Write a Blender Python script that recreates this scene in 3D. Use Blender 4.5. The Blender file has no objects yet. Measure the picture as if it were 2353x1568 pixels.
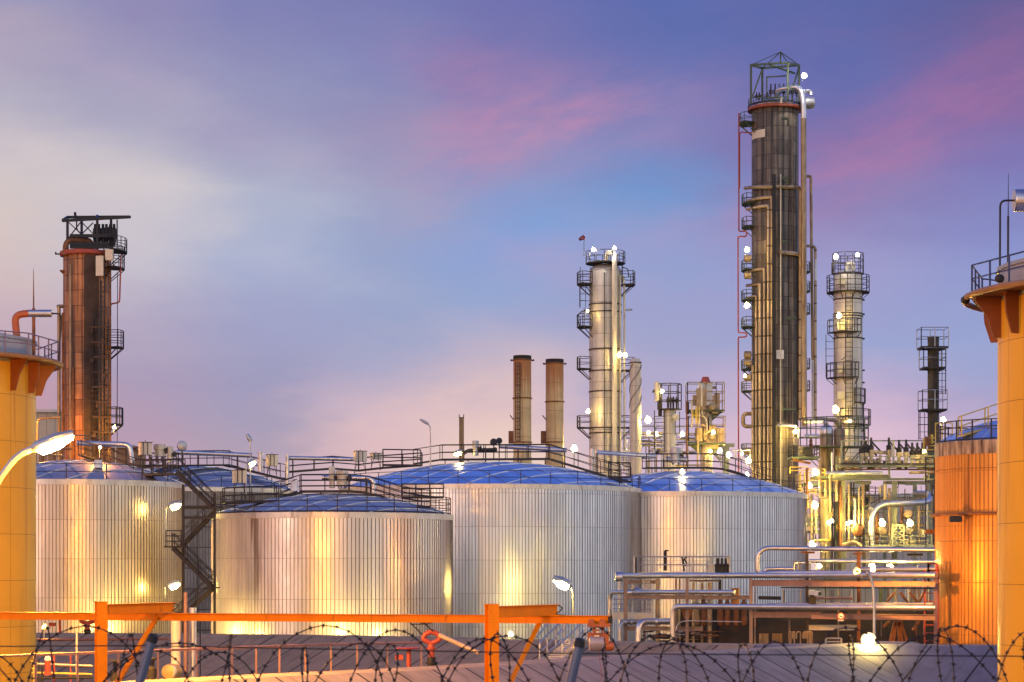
import bpy, math, random
from mathutils import Vector as V, Matrix
random.seed(7)
sc = bpy.context.scene
COL = sc.collection
PI = math.pi
F, CX, HY, ZC = 4867.0, 1176.5, 1306.0, 8.0
def P(px, py, d): return V(((px-CX)*d/F, d, ZC+(HY-py)*d/F))
def S(n, d): return n*d/F
def frame(x0, y0, k):
    return lambda X, Y, d: P(x0+k*X, y0+k*Y, d)
r1 = frame(0, 425.8, .4657); r2 = frame(0, 973.3, .3794); r3 = frame(365, 973.3, .3102)
r4 = frame(973.3, 760.4, .3102); r5 = frame(1277.4, 517, .3881); r6 = frame(1642.4, 91.2, .3104)
r7 = frame(1642.4, 517, .3878); q1 = frame(1946.6, 365, .4268); q2 = frame(1824.9, 942.9, .3988)
q3 = frame(1338.3, 1186.2, .2436); q4 = frame(425.8, 1307.8, .2585); q5 = frame(973.3, 1307.8, .2068)
q6 = frame(0, 1307.8, .2068); q7 = frame(1824.9, 912.5, .2328); z2 = frame(273.7, 985.4, .181)
z3 = frame(760.4, 997.6, .1293); z4 = frame(1794.5, 1192.3, .194); z5 = frame(1386.9, 1240.9, .1513)
z7 = frame(1824.9, 973.3, .1164); z8 = frame(1490.3, 882, .1552)

# ---------------------------------------------------------------- materials
def srgb(r, g, b):
    f = lambda c: c/12.92 if c <= .04045 else ((c+.055)/1.055)**2.4
    return (f(r/255), f(g/255), f(b/255), 1)
class NT:
    def __init__(s, tree): s.t = tree; s.n = tree.nodes; s.l = tree.links
    def new(s, kind, **kw):
        n = s.n.new(kind)
        for k, v in kw.items(): setattr(n, k, v)
        return n
    def put(s, sock, v):
        if hasattr(v, 'is_output') or isinstance(v, bpy.types.NodeSocket): s.l.new(v, sock)
        else: sock.default_value = v
    def math(s, op, a, b=None, c=None, clamp=False):
        n = s.new('ShaderNodeMath', operation=op, use_clamp=clamp)
        s.put(n.inputs[0], a)
        if b is not None: s.put(n.inputs[1], b)
        if c is not None: s.put(n.inputs[2], c)
        return n.outputs[0]
    def mix(s, f, a, b, mode='MIX'):
        n = s.new('ShaderNodeMix', data_type='RGBA', blend_type=mode)
        s.put(n.inputs[0], f); s.put(n.inputs[6], a); s.put(n.inputs[7], b)
        return n.outputs[2]
    def ramp(s, f, stops, interp='LINEAR'):
        n = s.new('ShaderNodeValToRGB'); cr = n.color_ramp; cr.interpolation = interp
        while len(cr.elements) < len(stops): cr.elements.new(.5)
        for e, (p, c) in zip(cr.elements, stops): e.position = p; e.color = c if len(c) == 4 else (*c, 1)
        s.put(n.inputs[0], f); return n.outputs[0]
    def noise(s, vec, scale, detail=3, rough=.55, out=0):
        n = s.new('ShaderNodeTexNoise'); s.put(n.inputs['Vector'], vec)
        n.inputs['Scale'].default_value = scale; n.inputs['Detail'].default_value = detail
        n.inputs['Roughness'].default_value = rough; return n.outputs[out]
    def comb(s, x, y, z):
        n = s.new('ShaderNodeCombineXYZ')
        for i, v in enumerate((x, y, z)): s.put(n.inputs[i], v)
        return n.outputs[0]
    def sep(s, v):
        n = s.new('ShaderNodeSeparateXYZ'); s.put(n.inputs[0], v); return n.outputs
def smooth01(nt, v, a, b):
    n = nt.new('ShaderNodeMapRange', interpolation_type='SMOOTHSTEP')
    nt.put(n.inputs[0], v); n.inputs[1].default_value = a; n.inputs[2].default_value = b
    return n.outputs[0]
MATS = {}
def pmat(name, col, rough=.5, metal=0., var=.18, scale=1.2, cyl=None, streak=None, grid=None, bump=0., rtop=None, spec=.5):
    """col base; streak=(colour, lo, hi, fx, fz); grid=(w, h, mortar, lo); cyl=radius -> cylindrical coordinates; rtop=(z0,z1,colour)"""
    m = bpy.data.materials.new(name); m.use_nodes = True
    nt = NT(m.node_tree); b = nt.n['Principled BSDF']
    tc = nt.new('ShaderNodeTexCoord').outputs['Object']
    x, y, z = nt.sep(tc)
    if cyl:
        ang = nt.math('MULTIPLY', nt.math('ARCTAN2', x, nt.math('MULTIPLY', y, -1)), cyl)
        flat = nt.comb(ang, z, 0)
    else: flat = nt.comb(x, z, y)
    c = nt.mix(nt.ramp(nt.noise(tc, scale, 5, .6), [(.3, (0, 0, 0)), (.7, (1, 1, 1))]),
               tuple(v*(1-var) for v in col)+(1,), tuple(min(1, v*(1+var)) for v in col)+(1,))
    bw = None
    if grid:
        w, h, mort, lo = grid
        br = nt.new('ShaderNodeTexBrick', offset=0, squash=1)
        nt.put(br.inputs['Vector'], flat)
        br.inputs['Color1'].default_value = (1, 1, 1, 1); br.inputs['Color2'].default_value = (lo, lo, lo, 1)
        br.inputs['Mortar'].default_value = (.22, .2, .18, 1); br.inputs['Scale'].default_value = 1
        br.inputs['Mortar Size'].default_value = mort; br.inputs['Brick Width'].default_value = w; br.inputs['Row Height'].default_value = h
        br.inputs['Mortar Smooth'].default_value = .3
        c = nt.mix(1., c, br.outputs['Color'], 'MULTIPLY'); bw = br.outputs['Fac']
    if streak:
        sc_, lo, hi, fx, fz = streak
        a, b_, c_ = nt.sep(flat)
        sv = nt.comb(nt.math('MULTIPLY', a, fx), nt.math('MULTIPLY', b_, fz), nt.math('MULTIPLY', c_, fx))
        k = nt.ramp(nt.noise(sv, 1, 4, .6), [(lo, (0, 0, 0)), (hi, (1, 1, 1))])
        c = nt.mix(k, c, (*sc_, 1))
    if rtop:
        z0, z1, rc = rtop
        k = smooth01(nt, nt.math('ADD', z, nt.math('MULTIPLY', nt.math('SUBTRACT', nt.noise(nt.comb(nt.math('MULTIPLY', x, 3), nt.math('MULTIPLY', y, 3), nt.math('MULTIPLY', z, .12)), 1, 4, .6), .5), (z1-z0)*1.6)), z0, z1)
        c = nt.mix(nt.math('MULTIPLY', k, .85), c, (*rc, 1))
    nt.put(b.inputs['Base Color'], c)
    b.inputs['Metallic'].default_value = metal
    b.inputs['Specular IOR Level'].default_value = spec
    nt.put(b.inputs['Roughness'], nt.math('ADD', rough-.1, nt.math('MULTIPLY', nt.noise(tc, scale*2.3, 3), .2), clamp=True))
    if bump or bw is not None:
        bp = nt.new('ShaderNodeBump'); bp.inputs['Strength'].default_value = bump or .3; bp.inputs['Distance'].default_value = .05
        h = nt.noise(tc, scale*6, 4)
        if bw is not None: h = nt.math('SUBTRACT', nt.math('MULTIPLY', h, .3), bw)
        nt.put(bp.inputs['Height'], h); nt.put(b.inputs['Normal'], bp.outputs[0])
    MATS[name] = m
    return m
def emit(name, col, s):
    m = bpy.data.materials.new(name); m.use_nodes = True; nt = m.node_tree
    b = nt.nodes['Principled BSDF']; b.inputs['Base Color'].default_value = (.8, .8, .8, 1)
    b.inputs['Emission Color'].default_value = (*col, 1); b.inputs['Emission Strength'].default_value = s
    MATS[name] = m; return m
RUST = (.2, .07, .02); SOOT = (.02, .017, .014)
STEEL = pmat('dark_steel', (.034, .027, .025), .55, .3)
IRON = pmat('black_iron', (.02, .019, .02), .6, .2)
SILVER = pmat('aluminium_cladding', (.56, .55, .57), .38, .9, .14, .8, streak=((.3, .26, .24), .58, .85, 1.5, .4))
GALV = pmat('galvanised_steel', (.42, .42, .42), .45, .7, .15)
RACK = pmat('rack_paint', (.22, .155, .125), .6, .1, .25, .8, streak=((.12, .07, .045), .55, .8, 2, .3))
CREAM = pmat('cream_paint', (.62, .56, .42), .5, .1, .12, .6, streak=((.3, .2, .1), .58, .85, 2.5, .25))
BROWNP = pmat('weathered_pipe', (.34, .25, .15), .45, .45, .25, .7, streak=((.1, .05, .02), .5, .8, 2, .2))
TOWP = pmat('tower_pipe_lagging', (.52, .4, .26), .5, .35, .2, .5, grid=(50, 2.6, .13, .7), streak=((.14, .08, .04), .5, .8, 2, .12))
RUSTM = pmat('rusted_steel', (.2, .08, .03), .75, .1, .4, 1.4)
REDP = pmat('red_paint', (.33, .05, .025), .5, 0, .2)
ORANGE = pmat('orange_paint', (.85, .24, .0015), .5, 0, .12, 1.3, streak=((.3, .07, .005), .6, .82, 3, .5), spec=.15)
GREENP = pmat('green_paint', (.055, .075, .045), .5, .1)
WHITE = pmat('white_paint', (.75, .73, .68), .4)
BLUEP = pmat('blue_rail_paint', (.03, .045, .15), .4)
PURP = pmat('violet_rail_paint', (.16, .12, .2), .4)
YELP = pmat('yellow_paint', (.6, .42, .06), .5)
MAUVE = pmat('mauve_pipe_paint', (.24, .135, .115), .5, .1)
CONC = pmat('concrete', (.3, .28, .26), .9)

# ---------------------------------------------------------------- mesh builder
def rounded(pts, rad, n=5):
    pts = [V(p) for p in pts]
    if rad <= 0 or len(pts) < 3: return pts
    out = [pts[0]]
    for a, b, c in zip(pts, pts[1:], pts[2:]):
        u = (a-b); w = (c-b); lu, lw = u.length, w.length
        if lu < 1e-6 or lw < 1e-6: out.append(b); continue
        u /= lu; w /= lw
        k = min(rad, lu*.49, lw*.49)
        p, q = b+u*k, b+w*k
        for i in range(n+1):
            t = i/n
            out.append((1-t)**2*p+2*t*(1-t)*b+t*t*q)
    out.append(pts[-1]); return out
class MB:
    def __init__(s): s.v = []; s.f = []; s.m = []; s.mi = 0; s.it = []
    def add(s, vs, fs):
        o = len(s.v); s.it.append((o, len(s.f))); s.v += [V(p) for p in vs]
        for f in fs: s.f.append([i+o for i in f]); s.m.append(s.mi)
        return s
    def box(s, c, sx, sy, sz, rz=0):
        c = V(c); R = Matrix.Rotation(rz, 3, 'Z')
        vs = [c+R @ V((i*sx/2, j*sy/2, k*sz/2)) for i in (-1, 1) for j in (-1, 1) for k in (-1, 1)]
        return s.add(vs, [(0, 1, 3, 2), (4, 6, 7, 5), (0, 4, 5, 1), (2, 3, 7, 6), (0, 2, 6, 4), (1, 5, 7, 3)])
    def bar(s, a, b, w, h=None, up=None):
        a, b = V(a), V(b); h = h or w; d = (b-a).normalized()
        up = V(up) if up else (V((0, 0, 1)) if abs(d.z) < .95 else V((0, 1, 0)))
        x = d.cross(up).normalized(); y = x.cross(d).normalized()
        vs = [p+x*i*w/2+y*j*h/2 for p in (a, b) for i, j in ((-1, -1), (1, -1), (1, 1), (-1, 1))]
        return s.add(vs, [(3, 2, 1, 0), (4, 5, 6, 7)]+[(i, (i+1) % 4, (i+1) % 4+4, i+4) for i in range(4)])
    def ibeam(s, a, b, h, w, t=.02, up=None):
        a, b = V(a), V(b); d = (b-a).normalized()
        u0 = V(up) if up else (V((0, 0, 1)) if abs(d.z) < .95 else V((0, 1, 0)))
        x = d.cross(u0).normalized(); u = x.cross(d).normalized()
        s.bar(a, b, t, h-2*t, u0)
        for k in (-1, 1): s.bar(a+u*k*(h-t)/2, b+u*k*(h-t)/2, w, t, u0)
        return s
    def tube(s, pts, r, n=8, bend=0, closed=False, caps=True):
        pts = rounded(pts, bend) if not closed else [V(p) for p in pts]
        q = [pts[0]]
        for p in pts[1:]:
            if (p-q[-1]).length > 1e-5: q.append(p)
        pts = q; N = len(pts)
        if N < 2: return s
        rs = r if isinstance(r, (list, tuple)) else None
        T = []
        for i in range(N):
            a = pts[i-1] if (i > 0 or closed) else pts[i]
            b = pts[(i+1) % N] if (i < N-1 or closed) else pts[i]
            T.append((b-a).normalized())
        ref = V((0, 0, 1)) if abs(T[0].z) < .9 else V((0, 1, 0))
        x = T[0].cross(ref).normalized(); vs = []
        for i in range(N):
            x = (x-T[i]*x.dot(T[i]))
            x = x.normalized() if x.length > 1e-6 else T[i].orthogonal().normalized()
            y = T[i].cross(x); k = rs[min(i, len(rs)-1)] if rs else r
            for j in range(n):
                a = 2*PI*j/n; vs.append(pts[i]+x*k*math.cos(a)+y*k*math.sin(a))
        fs = []
        for i in range(N if closed else N-1):
            for j in range(n):
                i2 = (i+1) % N
                fs.append((i*n+j, i*n+(j+1) % n, i2*n+(j+1) % n, i2*n+j))
        if caps and not closed: fs += [tuple(range(n))[::-1], tuple((N-1)*n+j for j in range(n))]
        return s.add(vs, fs)
    def cyl(s, a, b, r, n=24, r2=None): return s.tube([a, b], [r, r if r2 is None else r2], n)
    def axis(s, a, d, prof, n=24):
        """revolve (radius, along) about axis d at a"""
        a = V(a); d = V(d).normalized(); x = d.orthogonal().normalized(); y = d.cross(x); vs = []; fs = []
        for r, t in prof:
            for j in range(n):
                g = 2*PI*j/n; vs.append(a+d*t+x*r*math.cos(g)+y*r*math.sin(g))
        for i in range(len(prof)-1):
            for j in range(n): fs.append((i*n+j, i*n+(j+1) % n, (i+1)*n+(j+1) % n, (i+1)*n+j))
        fs += [tuple(range(n))[::-1], tuple((len(prof)-1)*n+j for j in range(n))]
        return s.add(vs, fs)
    def ball(s, c, r, n=12): return s.axis(c, (0, 0, 1), [(r*math.sin(max(.02, PI*i/n)) if i < n else r*.02, -r*math.cos(PI*i/n)) for i in range(n+1)], n*2)
    def ring(s, cx, cy, z, r, t, n=64, a0=0, a1=2*PI):
        full = abs(a1-a0) > 6.28
        pts = [V((cx+r*math.cos(a0+(a1-a0)*i/n), cy+r*math.sin(a0+(a1-a0)*i/n), z)) for i in range(n if full else n+1)]
        return s.tube(pts, t, 6, closed=full)
    def sector(s, cx, cy, ri, ro, z0, z1, a0, a1, n=16):
        vs = []; fs = []; full = abs(a1-a0) > 6.28
        for i in range(n+1):
            a = a0+(a1-a0)*i/n
            for r, z in ((ri, z0), (ro, z0), (ro, z1), (ri, z1)): vs.append((cx+r*math.cos(a), cy+r*math.sin(a), z))
        for i in range(n):
            for j in range(4): fs.append((i*4+j, i*4+(j+1) % 4, i*4+4+(j+1) % 4, i*4+4+j))
        if not full: fs += [(3, 2, 1, 0), (n*4, n*4+1, n*4+2, n*4+3)]
        return s.add(vs, fs)
    def rail(s, pts, h=1.1, nr=2, r=.035, gap=1.5, closed=False, up=V((0, 0, 1))):
        pts = [V(p) for p in pts]; L = pts+[pts[0]] if closed else pts
        for k in range(nr):
            hh = h*(k+1)/nr
            s.tube([p+up*hh for p in pts], r, 5, closed=closed)
        first = True
        for a, b in zip(L, L[1:]):
            n = max(1, round((b-a).length/gap))
            for i in range(0 if first else 1, n+1):
                p = a.lerp(b, i/n); s.bar(p, p+up*h, r*2)
            first = False
        return s
    def ladder(s, a, b, w=.5, r=.03, step=.4, side=V((1, 0, 0)), cage=0, out=V((0, -1, 0))):
        a, b = V(a), V(b)
        for k in (-1, 1): s.bar(a+side*k*w/2, b+side*k*w/2, r*2)
        n = int((b-a).length/step)
        for i in range(1, n): p = a.lerp(b, i/n); s.bar(p-side*w/2, p+side*w/2, r*1.3)
        if cage:
            m = max(2, int((b-a).length/cage))
            for i in range(m+1):
                p = a.lerp(b, i/m)
                s.tube([p+side*w*.6*math.cos(t)+out*(.7*math.sin(t)) for t in [PI*j/6 for j in range(7)]], r*.8, 4)
            for t in (PI*.25, PI*.5, PI*.75):
                o = side*w*.6*math.cos(t)+out*.7*math.sin(t); s.bar(a+o, b+o, r*1.5)
        return s
    def each(s, name, mat, parent=None, ang=35):
        """every added shape becomes an object of its own"""
        out = []; ends = s.it[1:]+[(len(s.v), len(s.f))]
        for (v0, f0), (v1, f1) in zip(s.it, ends):
            m = MB(); m.v = s.v[v0:v1]; m.f = [[i-v0 for i in f] for f in s.f[f0:f1]]; m.m = s.m[f0:f1]
            out.append(m.build(name, mat, parent, None, ang))
        return out
    def build(s, name, mat, parent=None, origin=None, ang=35):
        o0 = wloc(parent) if parent else V(origin or (0, 0, 0))
        me = bpy.data.meshes.new(name)
        me.from_pydata([p-o0 for p in s.v], [], s.f)
        for m in (mat if isinstance(mat, (list, tuple)) else [mat]): me.materials.append(m)
        if any(s.m): me.polygons.foreach_set('material_index', s.m)
        me.polygons.foreach_set('use_smooth', [True]*len(me.polygons))
        me.set_sharp_from_angle(angle=math.radians(ang)); me.update()
        o = bpy.data.objects.new(name, me); COL.objects.link(o)
        if parent: o.parent = parent
        else: o.location = o0
        return o
def wloc(o):
    p = V((0, 0, 0))
    while o: p += o.location; o = o.parent
    return p
def tag(o, label, cat, group=None):
    o['label'] = label; o['category'] = cat
    if group: o['group'] = group
    return o
def thing(name, label, cat, loc, group=None):
    o = bpy.data.objects.new(name, None); COL.objects.link(o); o.location = V(loc)
    o.empty_display_size = .3
    return tag(o, label, cat, group)
def structure(o, kind='structure'): o['kind'] = kind; return o
def base(p): p = V(p); return V((p.x, p.y, 0))

# ---------------------------------------------------------------- camera, world
cam = bpy.data.cameras.new('camera'); co = bpy.data.objects.new('camera', cam); COL.objects.link(co)
co.location = (0, 0, ZC); co.rotation_euler = (PI/2, 0, 0)
cam.sensor_width = 36; cam.lens = F/2353*36; cam.shift_y = (HY-784)/2353
cam.clip_start = .2; cam.clip_end = 20000
cam.dof.use_dof = True; cam.dof.focus_distance = 150; cam.dof.aperture_fstop = 6.5
sc.camera = co
sc.view_settings.view_transform = 'Standard'; sc.view_settings.look = 'None'; sc.view_settings.exposure = 0; sc.view_settings.gamma = 1

SKY = {  # image x : [(image y, sRGB)] sky colour by azimuth and elevation
 -400: [(0, (140, 140, 185)), (200, (180, 165, 185)), (450, (215, 190, 185)), (700, (212, 172, 165)), (1000, (214, 150, 150)), (1306, (225, 150, 130))],
 0: [(0, (146, 142, 182)), (100, (171, 154, 180)), (250, (182, 170, 190)), (400, (212, 194, 196)), (540, (222, 196, 188)), (700, (208, 176, 184)), (860, (192, 156, 176)), (1000, (206, 146, 158)), (1306, (225, 150, 130))],
 300: [(0, (143, 130, 176)), (150, (155, 146, 182)), (300, (176, 166, 190)), (450, (212, 196, 200)), (600, (204, 190, 202)), (750, (182, 164, 188)), (900, (172, 150, 180)), (1020, (186, 150, 172)), (1306, (225, 160, 150))],
 600: [(0, (124, 122, 176)), (150, (138, 134, 180)), (300, (156, 150, 186)), (450, (178, 176, 200)), (600, (168, 172, 204)), (760, (162, 158, 196)), (900, (160, 150, 184)), (1020, (176, 154, 176)), (1306, (230, 175, 170))],
 900: [(0, (112, 114, 172)), (150, (126, 126, 180)), (300, (146, 138, 180)), (450, (154, 158, 194)), (600, (150, 160, 200)), (740, (154, 160, 198)), (880, (186, 168, 194)), (1000, (226, 184, 190)), (1306, (240, 190, 175))],
 1150: [(0, (106, 102, 168)), (150, (118, 110, 172)), (300, (130, 122, 178)), (430, (134, 146, 196)), (540, (126, 156, 212)), (700, (148, 162, 206)), (850, (202, 176, 192)), (950, (236, 194, 190)), (1030, (246, 206, 190)), (1306, (245, 200, 180))],
 1500: [(0, (80, 94, 166)), (150, (92, 104, 172)), (300, (116, 122, 182)), (430, (108, 144, 202)), (560, (142, 154, 204)), (800, (164, 160, 200)), (960, (192, 170, 200)), (1050, (215, 180, 198)), (1306, (240, 195, 190))],
 1900: [(0, (84, 90, 160)), (200, (94, 98, 168)), (340, (120, 104, 166)), (480, (140, 126, 180)), (640, (160, 152, 200)), (800, (156, 160, 204)), (930, (208, 176, 206)), (1030, (234, 190, 206)), (1306, (245, 200, 190))],
 2300: [(0, (86, 80, 142)), (150, (106, 84, 148)), (300, (122, 92, 156)), (430, (122, 110, 176)), (600, (138, 142, 200)), (800, (154, 160, 206)), (950, (172, 156, 196)), (1040, (200, 170, 200)), (1306, (235, 190, 190))],
 2700: [(0, (80, 76, 140)), (250, (110, 85, 150)), (450, (120, 105, 170)), (700, (140, 145, 200)), (1000, (180, 160, 195)), (1306, (225, 180, 185))],
}
def make_world(front_gain=1.0, back_gain=1.42, nish=.06):
    w = bpy.data.worlds.new('World'); sc.world = w; w.use_nodes = True
    nt = NT(w.node_tree); nt.n.clear()
    out = nt.new('ShaderNodeOutputWorld'); bg = nt.new('ShaderNodeBackground')
    d = nt.new('ShaderNodeTexCoord').outputs['Generated']
    x, y, z = nt.sep(d)
    az = nt.math('ARCTAN2', x, y)
    hor = nt.math('SQRT', nt.math('ADD', nt.math('MULTIPLY', x, x), nt.math('MULTIPLY', y, y)))
    v = nt.math('DIVIDE', z, nt.math('MAXIMUM', hor, .001))
    # stretched cloud wisps bend the lookup and brighten it
    cv = nt.comb(nt.math('ADD', az, nt.math('MULTIPLY', v, .5)), nt.math('MULTIPLY', v, 2.6), 0)
    n1 = nt.noise(cv, 7, 6, .6); n2 = nt.noise(nt.comb(nt.math('ADD', az, 3.1), nt.math('MULTIPLY', v, 3.), 1.7), 11, 6, .62)
    v2 = nt.math('ADD', v, nt.math('MULTIPLY', nt.math('SUBTRACT', n1, .5), .05))
    a2 = nt.math('ADD', az, nt.math('MULTIPLY', nt.math('SUBTRACT', n2, .5), .09))
    pos = nt.math('MULTIPLY', v2, F/HY, clamp=True)
    xs = sorted(SKY); prev = None
    for i, X in enumerate(xs):
        st = sorted([((HY-yy)/HY, srgb(*c)) for yy, c in SKY[X]], key=lambda t: t[0])
        r = nt.ramp(pos, st, 'B_SPLINE' if False else 'EASE' if False else 'LINEAR')
        if prev is None: prev = r
        else: prev = nt.mix(smooth01(nt, a2, math.atan((xs[i-1]-CX)/F), math.atan((X-CX)/F)), prev, r)
    front = prev
    # pink cirrus over the lookup
    w1 = nt.ramp(n2, [(.45, (0, 0, 0)), (.75, (1, 1, 1))])
    front = nt.mix(nt.math('MULTIPLY', w1, .08), front, srgb(208, 146, 172))
    # drifts of lit cloud: (image x, y), half length, half width, tilt, colour, strength
    fine = nt.noise(nt.comb(nt.math('ADD', nt.math('MULTIPLY', az, 1.), nt.math('MULTIPLY', v, .9)), nt.math('MULTIPLY', nt.math('SUBTRACT', v, nt.math('MULTIPLY', az, .35)), 3.4), 5.), 16, 8, .66)
    for px, py, a, b, th, colr, k in ((1240, 280, 330, 95, 8, (204, 134, 168), 1.05), (1080, 170, 190, 80, -20, (176, 124, 166), .7), (1080, 390, 170, 80, 30, (190, 140, 176), .8), (2130, 290, 360, 80, 26, (178, 108, 158), .9), (1990, 400, 240, 75, 22, (176, 116, 164), .8), (2300, 120, 190, 70, 25, (150, 96, 150), .7), (1240, 600, 220, 55, -14, (186, 158, 196), .7), (1620, 520, 300, 60, 10, (172, 150, 196), .6), (420, 250, 420, 60, -24, (196, 168, 190), .5), (250, 420, 330, 60, -20, (226, 206, 204), .6), (1060, 900, 240, 60, 14, (246, 200, 190), .8), (2050, 960, 200, 70, 0, (238, 190, 206), .6), (700, 620, 300, 50, -18, (190, 184, 208), .5)):
        du = nt.math('SUBTRACT', az, math.atan((px-CX)/F)); dv = nt.math('SUBTRACT', v, (HY-py)/F); c_, s_ = math.cos(math.radians(th)), math.sin(math.radians(th))
        e1 = nt.math('DIVIDE', nt.math('ADD', nt.math('MULTIPLY', du, c_), nt.math('MULTIPLY', dv, s_)), a/F); e2 = nt.math('DIVIDE', nt.math('SUBTRACT', nt.math('MULTIPLY', dv, c_), nt.math('MULTIPLY', du, s_)), b/F)
        g = nt.math('POWER', 2.718, nt.math('MULTIPLY', nt.math('ADD', nt.math('MULTIPLY', e1, e1), nt.math('MULTIPLY', e2, e2)), -1.))
        m_ = nt.math('MULTIPLY', g, nt.math('ADD', nt.math('MULTIPLY', smooth01(nt, fine, .3, .7), .75), .25))
        front = nt.mix(nt.math('MULTIPLY', m_, k*.68), front, srgb(*colr))
    front = nt.mix(.06, front, srgb(205, 205, 215))
    front = nt.mix(1., front, (.955, 1.03, 1.03, 1), 'MULTIPLY')
    front = nt.mix(smooth01(nt, v, .25, .42), front, srgb(84, 128, 222))
    front = nt.mix(smooth01(nt, v, .6, 1.6), front, srgb(44, 74, 160))
    # the after-glow side of the dome, behind the camera
    st = nt.new('ShaderNodeTexSky', sky_type='NISHITA', sun_disc=False)
    st.sun_elevation = math.radians(2); st.sun_rotation = math.radians(215); st.air_density = 1.2
    low = nt.ramp(nt.math('ADD', nt.math('MULTIPLY', x, .5), .5), [(.08, srgb(240, 148, 104)), (.36, srgb(240, 186, 160)), (.52, srgb(236, 224, 216)), (.75, srgb(230, 228, 228)), (.95, srgb(222, 220, 224))])
    up = nt.ramp(nt.math('MULTIPLY', v, 1., clamp=True), [(.1, srgb(232, 222, 224)), (.35, srgb(190, 198, 222)), (.9, srgb(96, 122, 190))])
    back = nt.mix(1., nt.mix(smooth01(nt, v, .05, .4), low, up), (back_gain,)*3+(1,), 'MULTIPLY')
    back = nt.mix(1., back, nt.mix(1., st.outputs[0], (nish,)*3+(1,), 'MULTIPLY'), 'ADD')
    absaz = nt.math('ABSOLUTE', az)
    sky = nt.mix(nt.math('MULTIPLY', smooth01(nt, absaz, .5, 1.5), nt.math('SUBTRACT', 1., smooth01(nt, v, 1.2, 3.))), front, back)
    sky = nt.mix(smooth01(nt, z, 0, -.03), sky, srgb(70, 55, 60))
    nt.put(bg.inputs[0], sky); bg.inputs[1].default_value = front_gain
    nt.l.new(bg.outputs[0], out.inputs[0])
make_world()
sun = bpy.data.lights.new('sun', 'SUN'); so = bpy.data.objects.new('sun', sun); COL.objects.link(so)
sun.energy = .35; sun.angle = math.radians(14); sun.color = (1, .72, .6)
so.rotation_euler = (math.radians(82), 0, math.radians(-38))   # last glow from behind and to the left
# ---------------------------------------------------------------- lamps
WARM = (1., .7, .17); SOD = (1., .4, .04); COOL = (1., .93, .8)
EM = {'warm': emit('warm_lamp_halo', (1., .74, .24), 1.5), 'sod': emit('sodium_lamp_halo', (1., .5, .08), 1.4), 'cool': emit('white_lamp_halo', (1., .93, .72), 1.25)}
CORE = {'warm': emit('warm_lamp_tube', (1., .9, .62), 22), 'sod': emit('sodium_lamp_tube', (1., .82, .45), 22), 'cool': emit('white_lamp_tube', (1., .98, .9), 26)}
LC = {'warm': WARM, 'sod': SOD, 'cool': COOL}
def glow(kind, s):
    s = float('%.2g' % s); key = '%s_bulb_%g' % (kind, s)
    if key not in MATS:
        m = emit(key, LC[kind], s); m.node_tree.nodes['Principled BSDF'].inputs['Base Color'].default_value = (0, 0, 0, 1)
    return MATS[key]
def point(root, p, power, kind, r=.3):
    MB().axis(p, (0, 0, 1), [(r*math.sin(max(.05, PI*i/6)) if i < 6 else r*.05, -r*math.cos(PI*i/6)) for i in range(7)], 10).build('bulb', glow(kind, power/(4*PI*PI*r*r)), root)
def flood(p, label, power=900, kind='warm', size=.42, pole=None, pr=.035, face=V((0, -.8, -.6)), group='flood lights around the plant', off=None, name='flood_light'):
    """a bulkhead flood light: pole, bracket, housing with hood, glowing ring as a halo"""
    p = V(p); poles = [V(q) for q in pole] if pole else [p-V((.15, -.5, .9)), p-V((.15, -.5, -.15))]
    t = thing(name, label, 'lamp', poles[0], group)
    MB().tube(poles, pr, 7, bend=.3).tube([poles[-1], p], pr*.8, 6).build('pole', GALV, t)
    face = face.normalized()
    MB().axis(p-face*size*.35, face, [(size*.12, -size*.4), (size*.26, -size*.2), (size*.3, size*.1), (size*.3, size*.2)], 14).build('lamp_housing', GALV, t)
    x_ = face.orthogonal().normalized(); y_ = face.cross(x_)
    MB().tube([p+face*size*.55+(x_*math.cos(g)+y_*math.sin(g))*size*.44 for g in [2*PI*i/14 for i in range(14)]], size*.14, 6, closed=True).build('lamp_glow', EM[kind], t)  # emissive ring stands in for the bloom round the bulb
    point(t, p+face*(size*.6) if off is None else p+V(off), power, kind, size*.31)
    return t
def street(pole, head_a, head_b, label, power=0, kind='warm', r=.06, w=.28, group='street lamps with long heads', lit=True, off=(0, -.5, -.6), bend=.8):
    """pole with a bent arm and a long luminaire from head_a to head_b"""
    pole = [V(q) for q in pole]; a, b = V(head_a), V(head_b)
    t = thing('street_lamp', label, 'street lamp', pole[0], group)
    MB().tube(pole+[a], r, 8, bend=bend).build('pole', GALV, t)
    d = (b-a).normalized(); L = (b-a).length
    MB().axis(a-d*.1, d, [(w*.25, 0), (w*.5, L*.15), (w*.55, L*.6), (w*.3, L+.1)], 10).build('lamp_housing', GALV, t)
    if lit:
        o = V((0, -.02, -.06))
        MB().axis(a+o*3, d, [(w*.1, L*.1), (w*.45, L*.2), (w*.5, L*.6), (w*.1, L)], 10).build('lamp_glow', glow(kind, 1.4*power/(PI*2*PI*w*.45*L*.75)), t)
    return t
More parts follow.
